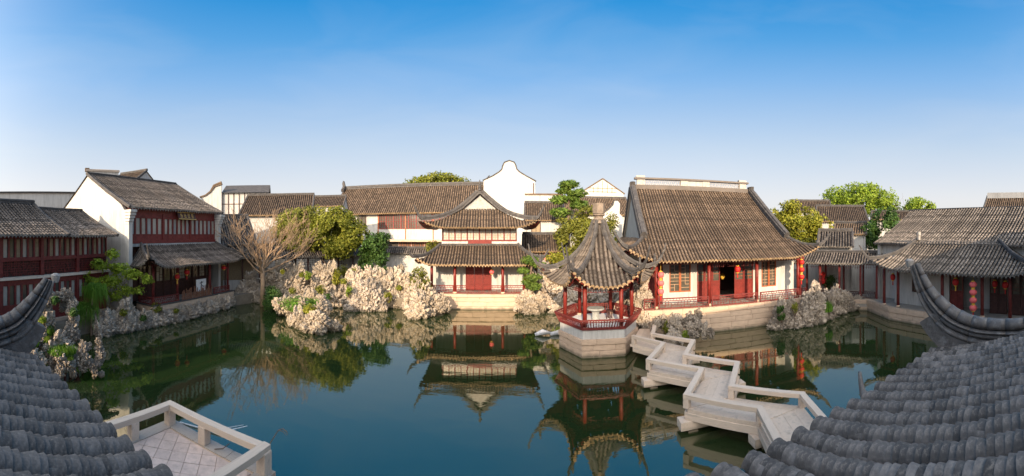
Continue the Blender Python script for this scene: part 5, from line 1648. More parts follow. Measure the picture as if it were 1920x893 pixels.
# ================================================================ ROCKERIES of pitted limestone
import bmesh
def stone_mesh(seed, stretch=1.0):
    """weathered limestone: nodules parted by deep creases, with eaten-out hollows"""
    bm = bmesh.new()
    bmesh.ops.create_icosphere(bm, subdivisions=5, radius=1.0)
    off = Vector((seed * 7.3, seed * 3.1, seed * 5.7))
    for v in bm.verts:
        p = v.co.copy()
        w = p + Vector((noise.noise(p * 1.3 + off), noise.noise(p * 1.3 - off), noise.noise(p * 1.3 + off * 2))) * .35
        big = noise.noise(p * .9 + off) * .45
        f = noise.voronoi(w * 1.55 + off)[0]
        a = smooth((f[1] - f[0]) * 2.6)
        g = noise.voronoi(w * 4.6 + off * 2)[0]
        c = smooth((g[1] - g[0]) * 2.8)
        cav = -smooth((noise.noise(p * 1.9 + off * 3) - .16) * 4) * .62 - smooth((noise.noise(p * 4.3 - off * 2) - .2) * 5) * .24
        k = .62 + big + .5 * a + .07 * c + cav + .03 * noise.noise(p * 7)
        v.co = p * max(.28, k)
        v.co.z *= stretch
    me = bpy.data.meshes.new('stone')
    bm.to_mesh(me); bm.free()
    me.materials.append(M['rock_warm'])
    me.polygons.foreach_set('use_smooth', [True] * len(me.polygons))
    return me
STONES = [stone_mesh(i, 1 + .35 * (i % 3)) for i in range(8)]

def rockery(label, stones, mat, name='rockery', group=None):
    """stones: (x, y, z_centre, radius) in world coordinates"""
    cx = sum(s[0] for s in stones) / len(stones); cy = sum(s[1] for s in stones) / len(stones)
    t = thing(name, label, 'rockery', (cx, cy, 0), 0, group)
    for (x, y, z, r) in stones:
        o = bpy.data.objects.new('stone', STONES[int(R() * 8)])
        COL.objects.link(o); o.parent = t
        o.material_slots[0].link = 'OBJECT'; o.material_slots[0].material = M[mat]
        o.location = (x - cx, y - cy, z)
        o.rotation_euler = (U(-.3, .3), U(-.3, .3), U(0, 6.28))
        o.scale = (r * U(.85, 1.2), r * U(.85, 1.2), r * U(.85, 1.2))
    return t

def zat(y, D):
    return EYE - (y - 440) * D / FOC

def bank(cols, rmin, rmax, deep=1.6, dens=1.0):
    """cols: (bearing px, distance of waterline, height) -> stones piled from the water up and back"""
    out = []
    for (px, D, top) in cols:
        z = -.1
        while z < top:
            r = U(rmin, rmax)
            f = max(0, z) / max(top, .4)
            d = D + r * .7 + deep * f * U(.6, 1.1)
            x, y, _ = pol(px + U(-5, 5), d)
            out.append((x, y, min(z + r * .3, top - r * .55), r))
            z += r * U(.75, 1.1) / dens
    return out

# big mound left of the pavilion
tops = [(497, 520), (505, 505), (520, 498), (540, 497), (556, 500), (570, 506), (583, 528), (594, 499), (606, 494), (618, 502), (632, 524), (645, 528), (658, 500), (668, 497), (680, 514), (690, 500), (700, 505), (712, 508), (728, 506), (742, 504), (756, 505), (770, 516), (780, 530)]
base = [(497, 31.0), (530, 29.5), (600, 28.6), (650, 28.2), (700, 27.4), (745, 28.2), (785, 27.2)]
cols = []
px = 497
while px < 782:
    D = lerp_tab(base, px); ty = lerp_tab(tops, px)
    cols.append((px, D, zat(ty, D + 2.2) - .38)); px += U(9, 13)
rockery('large sunlit rock mound spread below round evergreen trees', bank(cols, .36, .66, 2.3, 1.0), 'rock_warm')
# lower tongue in front of the mound, its shadow put in as grey
cols = [(px, 26.9, h_) for px, h_ in ((650, .9), (661, 1.6), (672, 1.9), (684, 2.0), (696, 1.9), (707, 1.3), (716, .8))]
rockery('grey knobbly rock outcrop at water edge under the mound', bank(cols, .3, .5, 1.0), 'rock_grey')
# pile at the left foot of the pavilion
st_ = []
for (px, y, D, r) in ((782, 548, 26.2, .55), (795, 540, 26.6, .5), (805, 552, 26.4, .5), (786, 568, 25.4, .6), (774, 580, 25.2, .55), (800, 572, 25.6, .55), (815, 565, 26.0, .5), (830, 566, 26.2, .45), (824, 578, 25.8, .4), (790, 586, 24.9, .5), (776, 592, 24.6, .45), (770, 560, 26.6, .5), (838, 575, 26.4, .35), (808, 586, 25.4, .35)):
    x, yy, _ = pol(px, D); st_.append((x, yy, zat(y, D), r))
rockery('rocks piled against foot of the pavilion platform', st_, 'rock_warm')
st_ = []
for (px, y, D, r) in ((975, 570, 26.6, .45), (985, 562, 26.9, .5), (997, 574, 26.3, .5), (1008, 568, 26.8, .5), (988, 582, 26.0, .4), (1003, 585, 26.0, .35), (1015, 578, 26.6, .4)):
    x, yy, _ = pol(px, D); st_.append((x, yy, zat(y, D), r))
rockery('honey coloured boulders at pavilion corner under cloud pruned pine', st_, 'rock_warm')
st_ = []
for (px, y, D, r) in ((1012, 528, 29.5, .8), (1024, 512, 30, .8), (1030, 540, 29, .8), (1040, 525, 29, .8), (1018, 548, 28.6, .7), (1042, 552, 28.4, .75), (1030, 565, 28, .6), (1052, 540, 28, .8), (1062, 525, 28, .9), (1080, 540, 27, .9), (1075, 560, 26.5, .8), (1100, 530, 27, 1.0), (1105, 555, 26, .9), (1130, 530, 26, 1.0), (1130, 560, 25, .9), (1155, 530, 25, 1.0), (1155, 560, 24, .9), (1180, 545, 23.5, .8), (1178, 570, 23, .7), (1050, 575, 26.5, .6), (1005, 510, 30, .7)):
    x, yy, _ = pol(px, D); st_.append((x, yy, zat(y, D), r))
rockery('grey rock wall behind hexagonal pavilion columns', st_, 'rock_grey')
st_ = []
for (px, y, D, r) in ((1200, 545, 21.5, .5), (1196, 570, 21.2, .5), (1206, 590, 20.8, .42), (1203, 520, 21.6, .45), (1212, 560, 21.3, .35), (1195, 600, 20.4, .4), (1210, 605, 20.2, .35)):
    x, yy, _ = pol(px, D); st_.append((x, yy, zat(y, D), r))
rockery('upright pale rock pillar between hexagonal pavilion and hall', st_, 'rock_grey')
st_ = []
for (px, y, D, r) in ((1240, 602, 19.3, .36), (1228, 612, 18.9, .26), (1248, 614, 19.2, .25), (1268, 600, 19.2, .3), (1265, 615, 18.8, .32), (1262, 630, 18.0, .32), (1272, 637, 17.8, .26), (1283, 603, 19.3, .22), (1292, 602, 19.3, .26), (1303, 597, 19.3, .2), (1308, 603, 19.3, .22), (1308, 590, 19.4, .22), (1295, 617, 18.8, .26), (1308, 615, 18.9, .25), (1320, 622, 18.6, .24), (1333, 624, 18.5, .22), (1302, 628, 18.3, .24), (1255, 646, 17.2, .3)):
    x, yy, _ = pol(px, D); st_.append((x, yy, zat(y, D), r))
rockery('knobbly rocks in the water below hall platform beside bridge', st_, 'rock_grey')
cols = []
for px, D, top in ((1448, 21.7, .6), (1456, 21.7, 1.3), (1466, 21.8, 1.5), (1478, 22, 1.6), (1488, 22, 1.2), (1498, 22.3, .9), (1508, 22.4, 1.3), (1518, 22.5, 2.0), (1526, 22.8, 2.2), (1536, 23, 1.4), (1548, 24, .9), (1558, 25, 1.6), (1568, 25.5, 1.9), (1578, 26, 1.5), (1590, 26.6, 1.2), (1602, 27, .9)):
    cols.append((px, D, top))
rockery('mossy rocks below hall corner beside gallery', bank(cols, .24, .42, .7), 'rock_grey')
# shore under the porch of the gabled house
cols = []
px = 245
while px < 444:
    D = lerp_tab([(245, 21.4), (300, 22.6), (350, 24.2), (400, 26.5), (444, 29.2)], px)
    cols.append((px, D, U(.5, .85))); px += U(8, 11)
rockery('low pale rock edging along porch of gabled house', bank(cols, .28, .46, .5), 'rock_grey')
cols = []
for px, D, top in ((187, 20.4, 1.2), (196, 20.3, 1.0), (206, 20.6, .8), (216, 20.8, .7), (228, 21, 1.5), (236, 21, 1.7), (243, 21.2, 1.4)):
    cols.append((px, D, top))
rockery('pale rocks at the foot of the light green maple', bank(cols, .26, .42, .5), 'rock_grey')
cols = []
for px, D, top in ((448, 30, .9), (458, 30.4, 1.4), (466, 30.6, 2.0), (474, 30.5, 2.3), (482, 30.2, 1.5), (492, 30, .9), (503, 29.4, .8)):
    cols.append((px, D, top))
rockery('dark damp rocks around the bare tree foot', bank(cols, .3, .5, .8), 'rock_grey')
# peninsula in the water
st_ = []
for (px, y, D, r) in ((525, 575, 25.5, .5), (545, 585, 24.3, .42), (556, 600, 22.8, .45), (565, 608, 22, .45), (575, 602, 21.8, .45), (586, 600, 21.6, .4), (596, 596, 21.6, .45), (604, 606, 21.2, .4), (578, 615, 21.3, .42), (592, 618, 21.0, .42), (602, 621, 20.9, .33), (560, 590, 23.5, .4), (600, 582, 22.4, .4), (612, 575, 23.2, .4), (604, 565, 24, .4), (618, 610, 21.6, .28), (628, 614, 21.6, .36), (634, 618, 21.6, .28), (612, 590, 22.4, .3), (548, 606, 22.8, .3), (586, 585, 22.8, .45), (570, 580, 23.6, .5), (540, 570, 25.4, .5), (555, 568, 25, .5), (575, 568, 24.6, .5), (590, 566, 24.6, .5)):
    x, yy, _ = pol(px, D); st_.append((x, yy, zat(y, D), r))
rockery('pinkish rock peninsula topped with green mounds in front of mound', st_, 'rock_warm')
# rock island close by with tall pillars
st_ = []
for (px, y, D, r) in ((78, 575, 15.6, .36), (80, 555, 15.6, .3), (88, 545, 15.5, .26), (92, 565, 15.5, .3), (86, 590, 15.5, .38), (92, 605, 15.4, .38), (84, 620, 15.3, .4), (78, 640, 15.1, .4),
                      (106, 556, 15.6, .3), (118, 553, 15.7, .32), (130, 556, 15.7, .28), (136, 570, 15.6, .28), (134, 585, 15.5, .3), (138, 600, 15.4, .3), (132, 615, 15.4, .34), (140, 628, 15.3, .28), (124, 632, 15.2, .3), (118, 575, 15.8, .24), (110, 642, 15.0, .34),
                      (44, 672, 14.6, .3), (46, 690, 14.5, .24), (66, 668, 14.5, .34), (74, 680, 14.4, .34), (72, 696, 14.3, .26), (98, 672, 14.4, .2), (114, 676, 14.3, .36), (128, 682, 14.3, .34), (112, 697, 14.2, .26), (136, 693, 14.3, .22), (158, 664, 14.6, .3), (164, 676, 14.5, .3), (155, 690, 14.5, .26), (162, 650, 14.8, .24), (154, 648, 14.9, .22), (176, 690, 14.3, .22), (178, 700, 14.2, .16), (190, 702, 14.3, .15), (60, 650, 14.9, .3), (95, 655, 14.8, .35), (130, 655, 14.9, .34), (60, 632, 15.2, .3), (100, 690, 14.5, .3), (145, 672, 14.8, .3),
                      (184, 640, 14.9, .2), (185, 655, 14.8, .22), (188, 668, 14.7, .24), (184, 680, 14.6, .2)):
    x, yy, _ = pol(px, D); st_.append((x, yy, zat(y, D), r * .82))
rockery('rock island with two tall pitted pillars and grass beside near roof ridge', st_, 'rock_grey')

# ================================================================ PLANTS
def leaf_mb(lobes, count, size, seed, gap=.12, freq=.8, elong=1.5, shell=.55, up=.35):
    rnd = random.Random(seed)
    mb = MB()
    vol = [l[3] * l[4] * l[5] for l in lobes]; tot = sum(vol)
    off = Vector((seed * 1.7, seed * 2.9, seed * .7))
    for (cx, cy, cz, rx, ry, rz), vv in zip(lobes, vol):
        kk = int(count * vv / tot)
        i = 0; tries = 0
        while i < kk and tries < kk * 6:
            tries += 1
            d = Vector((rnd.gauss(0, 1), rnd.gauss(0, 1), rnd.gauss(0, 1)))
            if d.length < 1e-3:
                continue
            d.normalize()
            wob = 1 + .28 * noise.noise(d * 2.2 + off) + .16 * noise.noise(d * 5 + off)
            rr = (rnd.random() ** shell) * wob
            p = Vector((cx + d.x * rx * rr, cy + d.y * ry * rr, cz + d.z * rz * rr))
            if noise.noise(p * freq + off) > .5 - gap * 3 or noise.noise(p * freq * 2.7 - off) > .62 - gap * 2.2:
                continue
            nn = (d * .8 + Vector((rnd.gauss(0, .6), rnd.gauss(0, .6), rnd.gauss(0, .6) + up))).normalized()
            a = nn.orthogonal().normalized()
            a = (Matrix.Rotation(rnd.uniform(0, 6.28), 3, nn) @ a)
            c = nn.cross(a)
            s = size * rnd.uniform(.6, 1.35)
            mb.add([tuple(p - a * s * elong * .5), tuple(p + c * s * .42 + nn * s * .1), tuple(p + a * s * elong * .5), tuple(p - c * s * .42 + nn * s * .1)], [(0, 1, 2, 3)])
            i += 1
    return mb

def branchy(base, top, r0, nb, spread, seed, depth=2, lobes=None):
    """tapered trunk with limbs"""
    rnd = random.Random(seed)
    mb = MB()
    def limb(p, d, L, r, dep):
        pts = [p]; rs = [r]
        q = p.copy(); dd = d.copy()
        for i in range(4):
            dd = (dd + Vector((rnd.gauss(0, .14), rnd.gauss(0, .14), rnd.gauss(0, .08) + .05))).normalized()
            q = q + dd * (L / 4); pts.append(q.copy()); rs.append(r * (1 - .18 * (i + 1)))
        mb.tube(pts, rs, 6 if r < .05 else 8)
        if dep > 0:
            for k_ in range(nb):
                i = rnd.randint(2, 4)
                nd = (dd + Vector((rnd.gauss(0, spread), rnd.gauss(0, spread), rnd.gauss(.1, spread * .6)))).normalized()
                limb(pts[i], nd, L * rnd.uniform(.5, .75), rs[i] * .65, dep - 1)
    d = Vector(top) - Vector(base)
    limb(Vector(base), d.normalized(), d.length, r0, depth)
    return mb

def tree(label, loc, lobes, count, leaf, size, seed, trunk_top, r0=.16, bark='bark', gap=.1, name='tree', freq=.8, group=None, depth=2, elong=1.5, shell=.55, nb=3, cat='tree'):
    t = thing(name, label, cat, loc, math.degrees(atan2(loc[0], loc[1])), group)
    branchy((0, 0, -.2), trunk_top, r0, nb, .55, seed, depth).build('trunk', bark, t, smooth=True)
    leaf_mb(lobes, count, size, seed, gap, freq, elong, shell).build('crown', leaf, t)
    return t

def bush(label, loc, lobes, count, leaf, size, seed, gap=.06, name='shrub', cat='shrub'):
    t = thing(name, label, cat, loc, math.degrees(atan2(loc[0], loc[1])))
    mb = MB()
    for k_ in range(5):
        a = k_ * 1.26
        mb.tube([(0, 0, -.1), (.15 * cos(a), .15 * sin(a), lobes[0][2] * .6), (.3 * cos(a), .3 * sin(a), lobes[0][2])], [.03, .025, .012], 5)
    mb.build('stem', 'bark', t)
    leaf_mb(lobes, count, size, seed, gap, 1.4, 1.5, .5).build('foliage', leaf, t)
    return t

# light green maple by the maroon wing
tree('light green airy maple in front of white gable wall', pol(203, 22.2, .85), [(.24, 0, 3.85, .55, .5, .45), (-.44, 0, 3.2, .75, .6, .5), (.75, 0, 2.95, .75, .6, .45), (-.95, .1, 2.4, .7, .6, .5), (.2, 0, 2.2, .8, .6, .5), (1.6, -.1, 2.6, .7, .6, .4), (2.45, -.2, 2.3, .65, .5, .35), (1.25, 0, 1.6, .75, .6, .4), (.4, 0, 1.2, .6, .5, .35), (1.9, -.2, 1.6, .5, .4, .3), (-.3, 0, 1.6, .5, .5, .35)], 4600, 'leaf_bright', .125, 3, (.1, 0, 1.7), .08, gap=.1, name='maple_tree', freq=1.3, nb=5, shell=.75)
# weeping strands beside it
wt = thing('weeping_bush', 'weeping bush with long hanging green strands behind rock island', 'shrub', pol(172, 20.6, .2), -69)
mb = MB(); rr = random.Random(5)
for i in range(420):
    a = rr.uniform(0, 6.28); b = rr.uniform(.1, .75)
    tier = 2.75 if rr.random() < .55 else 1.6
    xo = .15 if tier > 2 else -.3
    p = Vector((xo, 0, tier)); q = Vector((xo + b * cos(a), b * sin(a), tier + rr.uniform(-.25, .2))); e = q + Vector((rr.gauss(0, .1) + .15 * cos(a), rr.gauss(0, .1), -rr.uniform(.5, 1.5)))
    e.z = max(e.z, .05)
    w = Vector((.02, .015, 0))
    mb.add([tuple(p), tuple(q - w), tuple(q + w), tuple(e)], [(0, 1, 2), (1, 3, 2)])
mb.build('strands', 'grass', wt)
MB().tube([(0, 0, -.3), (0, .05, 1.4), (.15, 0, 2.75)], [.08, .06, .03], 6).build('stem', 'bark', wt)

# bare tree
bt = thing('bare_tree', 'bare branching tree without leaves at pond corner', 'tree', pol(492, 29.0, .6), -41)
rnd = random.Random(21)
mb = MB()
def twig(p, d, L, r, dep):
    q = p.copy(); pts = [q.copy()]; rs = [r]; dd = d.copy()
    kk = 3 if dep < 3 else 5
    for i in range(kk):
        dd = (dd + Vector((rnd.gauss(0, .1), rnd.gauss(0, .1), rnd.gauss(.05, .06)))).normalized()
        q = q + dd * L / kk; pts.append(q.copy()); rs.append(max(.011, r * (1 - .5 * (i + 1) / kk)))
    mb.tube(pts, rs, 7 if r > .06 else 4, caps=False)
    if dep > 0:
        for k_ in range((0, 2, 3, 3, 4)[dep]):
            i = rnd.randint(1, kk)
            nd = (dd + Vector((rnd.gauss(0, .42), rnd.gauss(0, .42), rnd.gauss(.1, .25)))).normalized()
            twig(pts[i], nd, L * rnd.uniform(.55, .8), rs[i] * .72, dep - 1)
mb.tube([(0, 0, -.6), (.03, 0, 1.0), (0, 0, 2.7)], [.22, .19, .17], 10)
for a, e, L in ((-1.9, .95, 2.6), (-2.6, .75, 2.5), (.1, .62, 2.9), (-.3, .95, 2.7), (.5, .35, 3.0), (1.6, 1.0, 2.6), (3.0, 1.1, 2.5), (-1.0, 1.15, 2.6)):
    twig(Vector((0, 0, 2.5 + rnd.uniform(-.5, .3))), Vector((cos(a) * cos(e), sin(a) * cos(e), sin(e))), L, .095, 4)
mb.build('trunk_and_limbs', 'bark_pale', bt, smooth=True)

# round evergreens behind the mound
tree('round olive evergreen partly behind bare tree', pol(560, 34.5, .85), [(0, 0, 6.0, 2.3, 2.0, 1.9), (1.4, .2, 6.6, 1.6, 1.5, 1.5), (-1.3, 0, 5.6, 1.6, 1.4, 1.5), (-.5, -.5, 4.4, 1.9, 1.4, 1.3), (1.2, -.4, 4.6, 1.5, 1.3, 1.2)], 15000, 'leaf_olive', .17, 11, (.2, 0, 3.4), .22, name='evergreen_tree', gap=.07)
tree('tall dense evergreen with leaning trunk above rock mound', pol(628, 33.0, .85), [(0, 0, 6.2, 2.0, 1.9, 1.6), (1.7, 0, 5.5, 1.5, 1.4, 1.4), (-1.3, 0, 5.6, 1.3, 1.3, 1.4), (.6, -.4, 4.6, 1.9, 1.5, 1.2), (-.4, -.2, 3.6, 1.0, 1.0, .8), (2.5, 0, 5.0, .9, .9, .8), (.9, 0, 3.4, .9, .9, .7), (.4, 0, 7.0, 1.3, 1.1, .7), (2.2, -.2, 4.2, .9, .8, .6)], 15000, 'leaf_green', .17, 12, (.6, 0, 3.6), .24, name='evergreen_tree', gap=.11)
tree('dark small evergreen with yellow green top by garden wall', pol(704, 32.5, .85), [(0, 0, 4.3, 1.3, 1.2, 1.0), (-.8, 0, 3.6, .9, .9, .9), (.3, -.2, 3.0, 1.0, .9, .9), (.6, 0, 4.9, .9, .9, .6), (-1.0, 0, 2.4, .7, .7, .6)], 5200, 'leaf_dark', .16, 13, (0, 0, 2.4), .12, name='evergreen_tree', gap=.11)
bush('leafy green shrub pressed against pavilion corner column', pol(786, 26.6, 1.2), [(0, 0, 1.3, .75, .7, .95), (.25, 0, .8, .7, .6, .7)], 1800, 'leaf_olive', .14, 31)
bush('dark broad leaved plant on mound before garden wall', pol(690, 30.5, 2.4), [(0, 0, .6, .5, .5, .55)], 500, 'leaf_dark', .18, 32)
bush('small yellow green shrub in cleft of rock mound', pol(630, 29.4, 1.9), [(0, 0, .5, .4, .4, .7)], 600, 'leaf_yellow', .12, 33)
bush('green tuft between the two peaks of rock mound', pol(578, 29.6, 2.2), [(0, 0, .3, .35, .35, .4)], 350, 'leaf_bright', .1, 34)
bush('shrub growing above lower pavilion eave corner', pol(812, 33.5, 3.4), [(0, 0, 1.3, .8, .6, .7)], 700, 'leaf_olive', .14, 35)

def mound(label, px, D, z, rx, ry, rz, leaf, count, seed, size=.07, name='ground_cover'):
    t = leaf_mb([(0, 0, 0, rx, ry, rz)], count, size, seed, .02, 2.0, 1.8, .35, .8).build(name, leaf)
    t.location = pol(px, D, z)
    return tag(t, label, 'ground cover')
mound('dark green creeper cascading beside bare tree trunk', 512, 27.6, .7, .9, .8, 1.1, 'leaf_dark', 1800, 41, .11)
mound('broad green cushion across top of rock peninsula', 560, 24.0, 1.15, 1.5, 1.0, .55, 'grass', 2600, 42)
mound('smaller green cushion beside broad one on peninsula', 592, 24.0, 1.2, .7, .6, .45, 'grass', 1100, 43)
mound('yellow flowering clump on rock peninsula front', 580, 22.2, 1.15, .5, .45, .42, 'leaf_yellow', 900, 44)
def grass(label, px, D, z, r, count, hgt, seed, mat='grass'):
    rnd = random.Random(seed); mb = MB()
    for i in range(count):
        a = rnd.uniform(0, 6.28); q = r * math.sqrt(rnd.random())
        x, y = q * cos(a), q * sin(a); hh_ = hgt * rnd.uniform(.6, 1.3); b = rnd.uniform(0, 6.28)
        w = .02; zz = .1 * (1 - q / r)
        mb.add([(x - w * cos(b), y - w * sin(b), zz), (x + w * cos(b), y + w * sin(b), zz), (x + rnd.gauss(0, .06), y + rnd.gauss(0, .06), zz + hh_)], [(0, 1, 2)])
    o = mb.build('grass', mat); o.location = pol(px, D, z); o['kind'] = 'stuff'
    return tag(o, label, 'grass')
grass('bright grass tuft on rock island by ridge', 54, 14.8, 1.25, .42, 700, .28, 51)
grass('broad grass patch in the middle of rock island', 116, 14.7, 1.0, .6, 1500, .26, 52)
grass('thin grass at foot of island pillar', 94, 15.2, 1.6, .2, 250, .4, 53)
grass('grass trailing from rocks beside gallery', 1546, 24.0, .7, .55, 900, .55, 54)
grass('small weeds on near ridge base', 1868, 5.55, 4.06, .12, 160, .07, 55, 'leaf_bright')
bush('yellow tipped shrub between rocks below hall wall', pol(1252, 18.9, .3), [(0, 0, .55, .28, .25, .45)], 420, 'leaf_green', .09, 56)
bush('small green shrub among rocks under hall platform', pol(1286, 18.7, .3), [(0, 0, .3, .28, .25, .25)], 260, 'leaf_bright', .08, 57)
bush('ivy patch on mossy rocks below hall corner', pol(1465, 21.6, .6), [(0, 0, .5, .3, .3, .5)], 420, 'leaf_dark', .09, 58)
bush('yellow green sprig on mossy rocks', pol(1490, 21.8, .9), [(0, 0, .5, .22, .2, .35)], 260, 'leaf_yellow', .08, 59)

def pine(label, loc, pads, count, seed, trunk_pts, leaf='needle', r0=.12, size=.16):
    t = thing('pine_tree', label, 'tree', loc, math.degrees(atan2(loc[0], loc[1])))
    mb = MB(); mb.tube(trunk_pts, [r0 * (1 - .12 * i) for i in range(len(trunk_pts))], 8)
    for (x, y, z, rx, ry, rz) in pads:
        b_ = min(trunk_pts, key=lambda p: abs(p[2] - (z - .3)))
        mb.tube([b_, ((b_[0] + x) / 2, (b_[1] + y) / 2, (b_[2] + z) / 2 - .08), (x, y, z - rz * .6)], [r0 * .5, r0 * .35, r0 * .2], 6)
    mb.build('trunk', 'bark', t, smooth=True)
    leaf_mb(pads, count, size, seed, .05, 1.2, 2.6, .6, .6).build('crown', leaf, t)
    return t
pine('cloud pruned pine leaning from rocks at pavilion corner', pol(996, 27.0, .9), [(-.1, 0, 3.1, .9, .6, .32), (.6, 0, 2.75, .7, .5, .28), (-.6, 0, 2.3, .55, .5, .26), (.1, 0, 1.75, .8, .55, .3), (.2, -.1, 1.1, .6, .5, .32), (-.3, 0, 1.4, .5, .4, .2)], 2600, 61, [(0, 0, -.4), (.15, 0, .8), (-.1, 0, 1.8), (.1, 0, 3.0)], size=.12)
pine('tall tiered pine above small white house', pol(1066, 38.0, .85), [(0, 0, 10.6, 1.2, 1.0, .5), (.9, 0, 9.7, 1.2, 1.0, .5), (-1.0, 0, 9.0, 1.1, .9, .5), (1.2, 0, 8.4, 1.2, 1.0, .5), (-.9, 0, 7.6, 1.3, 1.0, .5), (.4, 0, 8.9, 1.0, .9, .45), (-.6, 0, 10.0, .8, .8, .4)], 4200, 62, [(0, 0, -.3), (.1, 0, 3), (-.1, 0, 6), (.1, 0, 8.5), (0, 0, 10.4)], size=.2, r0=.2)
tree('broad sunlit evergreen between small white house and hexagonal roof', pol(1086, 34.5, .85), [(0, 0, 5.4, 2.3, 1.8, 1.5), (1.0, 0, 6.8, 1.5, 1.3, 1.3), (-1.2, 0, 5.0, 1.5, 1.4, 1.3), (1.2, 0, 4.4, 1.8, 1.5, 1.2), (-.4, 0, 3.6, 1.6, 1.4, .9), (-1.5, 0, 6.5, 1.1, .7, .35), (3.2, 0, 6.3, .9, .9, 1.1), (3.0, 0, 4.8, .9, .9, 1.0)], 9500, 'leaf_olive', .18, 63, (0, 0, 3.2), .22, name='evergreen_tree', gap=.12)
bush('bright yellow green shrub behind hexagonal roof horns', pol(1046, 31, 2.2), [(0, 0, 1.5, 1.1, .9, .8), (1.2, 0, 1.6, .8, .7, .6)], 1600, 'leaf_yellow', .16, 64)
tree('olive tree with yellow leaves behind hall roof corner', pol(1503, 35.5, .85), [(0, 0, 6.4, 2.4, 2.0, 1.6), (-1.7, 0, 7.2, 1.6, 1.4, 1.2), (1.6, 0, 6.0, 1.7, 1.5, 1.2), (.2, 0, 5.0, 2.4, 1.8, 1.1), (-1.0, 0, 8.0, 1.2, 1.1, .8)], 9500, 'leaf_yellow', .19, 65, (0, 0, 3.4), .22, name='olive_tree')
tree('dark green tree in front of village roofs', pol(1648, 37, .85), [(0, 0, 5.6, 1.8, 1.6, 1.4), (.8, 0, 7.0, 1.5, 1.3, 1.2), (-1.3, 0, 4.6, 1.5, 1.3, 1.1), (.6, 0, 4.3, 1.7, 1.4, 1.0), (1.6, 0, 5.6, 1.2, 1.1, 1.0)], 7000, 'leaf_dark', .19, 66, (0, 0, 3.4), .18, name='broadleaf_tree', gap=.13)
tree('wide bright green treetop beyond village roofs', pol(1612, 62, .85), [(0, 0, 11.5, 4.6, 3.5, 3.0), (-4.0, 0, 11.6, 3.0, 2.6, 2.2), (3.8, 0, 11.0, 3.4, 2.8, 2.6), (1.5, 0, 13.2, 2.6, 2.2, 1.3), (5.5, 0, 9.2, 2.4, 2, 2.2)], 11000, 'leaf_bright', .3, 67, (0, 0, 8.5), .4, name='broadleaf_tree')
tree('lower bright green treetop left of grey roof ridge', pol(1722, 60, .85), [(0, 0, 9.8, 2.6, 2.2, 1.8), (1.6, 0, 9.3, 1.8, 1.6, 1.4), (-1.6, 0, 9.0, 1.6, 1.5, 1.5)], 4500, 'leaf_bright', .28, 68, (0, 0, 7), .3, name='broadleaf_tree')
tt = tree('treetop showing above ridge of long range', pol(822, 66, .85), [(0, 0, 14.5, 4.5, 3.5, 2.6), (-4.2, 0, 14.0, 2.6, 2.4, 2.2), (4.0, 0, 14.2, 2.8, 2.4, 2.1), (-1.8, 0, 15.4, 2.2, 2, 1.5), (1.8, 0, 15.6, 2.2, 2, 1.4)], 9500, 'leaf_green', .32, 69, (0, 0, 11), .4, name='broadleaf_tree')
tt.location = pol(822, 96, -1.6); tt.scale = (1.46, 1.46, 1.46)
bush('potted looking shrub inside sunlit gallery bay', pol(1556, 30.5, .9), [(0, 0, .9, .7, .5, .7)], 800, 'leaf_dark', .13, 70)

bush('olive shrub filling the saddle behind the mound crest', pol(642, 30.8, 2.0), [(0, 0, .7, .6, .5, .6), (.5, 0, .4, .4, .4, .4)], 700, 'leaf_olive', .12, 36)
bush('dark green shrub rising behind mound before white garden wall', pol(716, 30.6, 1.9), [(0, 0, .7, .5, .4, .5)], 600, 'leaf_dark', .12, 39)
bush('fresh green shrub in the middle hollow of rock mound', pol(600, 27.9, 1.1), [(0, 0, .45, .45, .4, .4)], 520, 'leaf_green', .1, 71)
bush('fresh green trailing shrub over grey outcrop shoulder', pol(655, 27.2, 1.1), [(0, 0, .4, .3, .3, .45)], 380, 'leaf_bright', .09, 72)
bush('yellow green shrub at mound foot beside grey outcrop', pol(727, 27.6, .5), [(0, 0, .5, .35, .3, .45)], 420, 'leaf_yellow', .1, 37)
bush('low green shrub on the porch shore beside stone base', pol(292, 22.9, .8), [(0, 0, .35, .4, .35, .35)], 420, 'leaf_green', .1, 38)
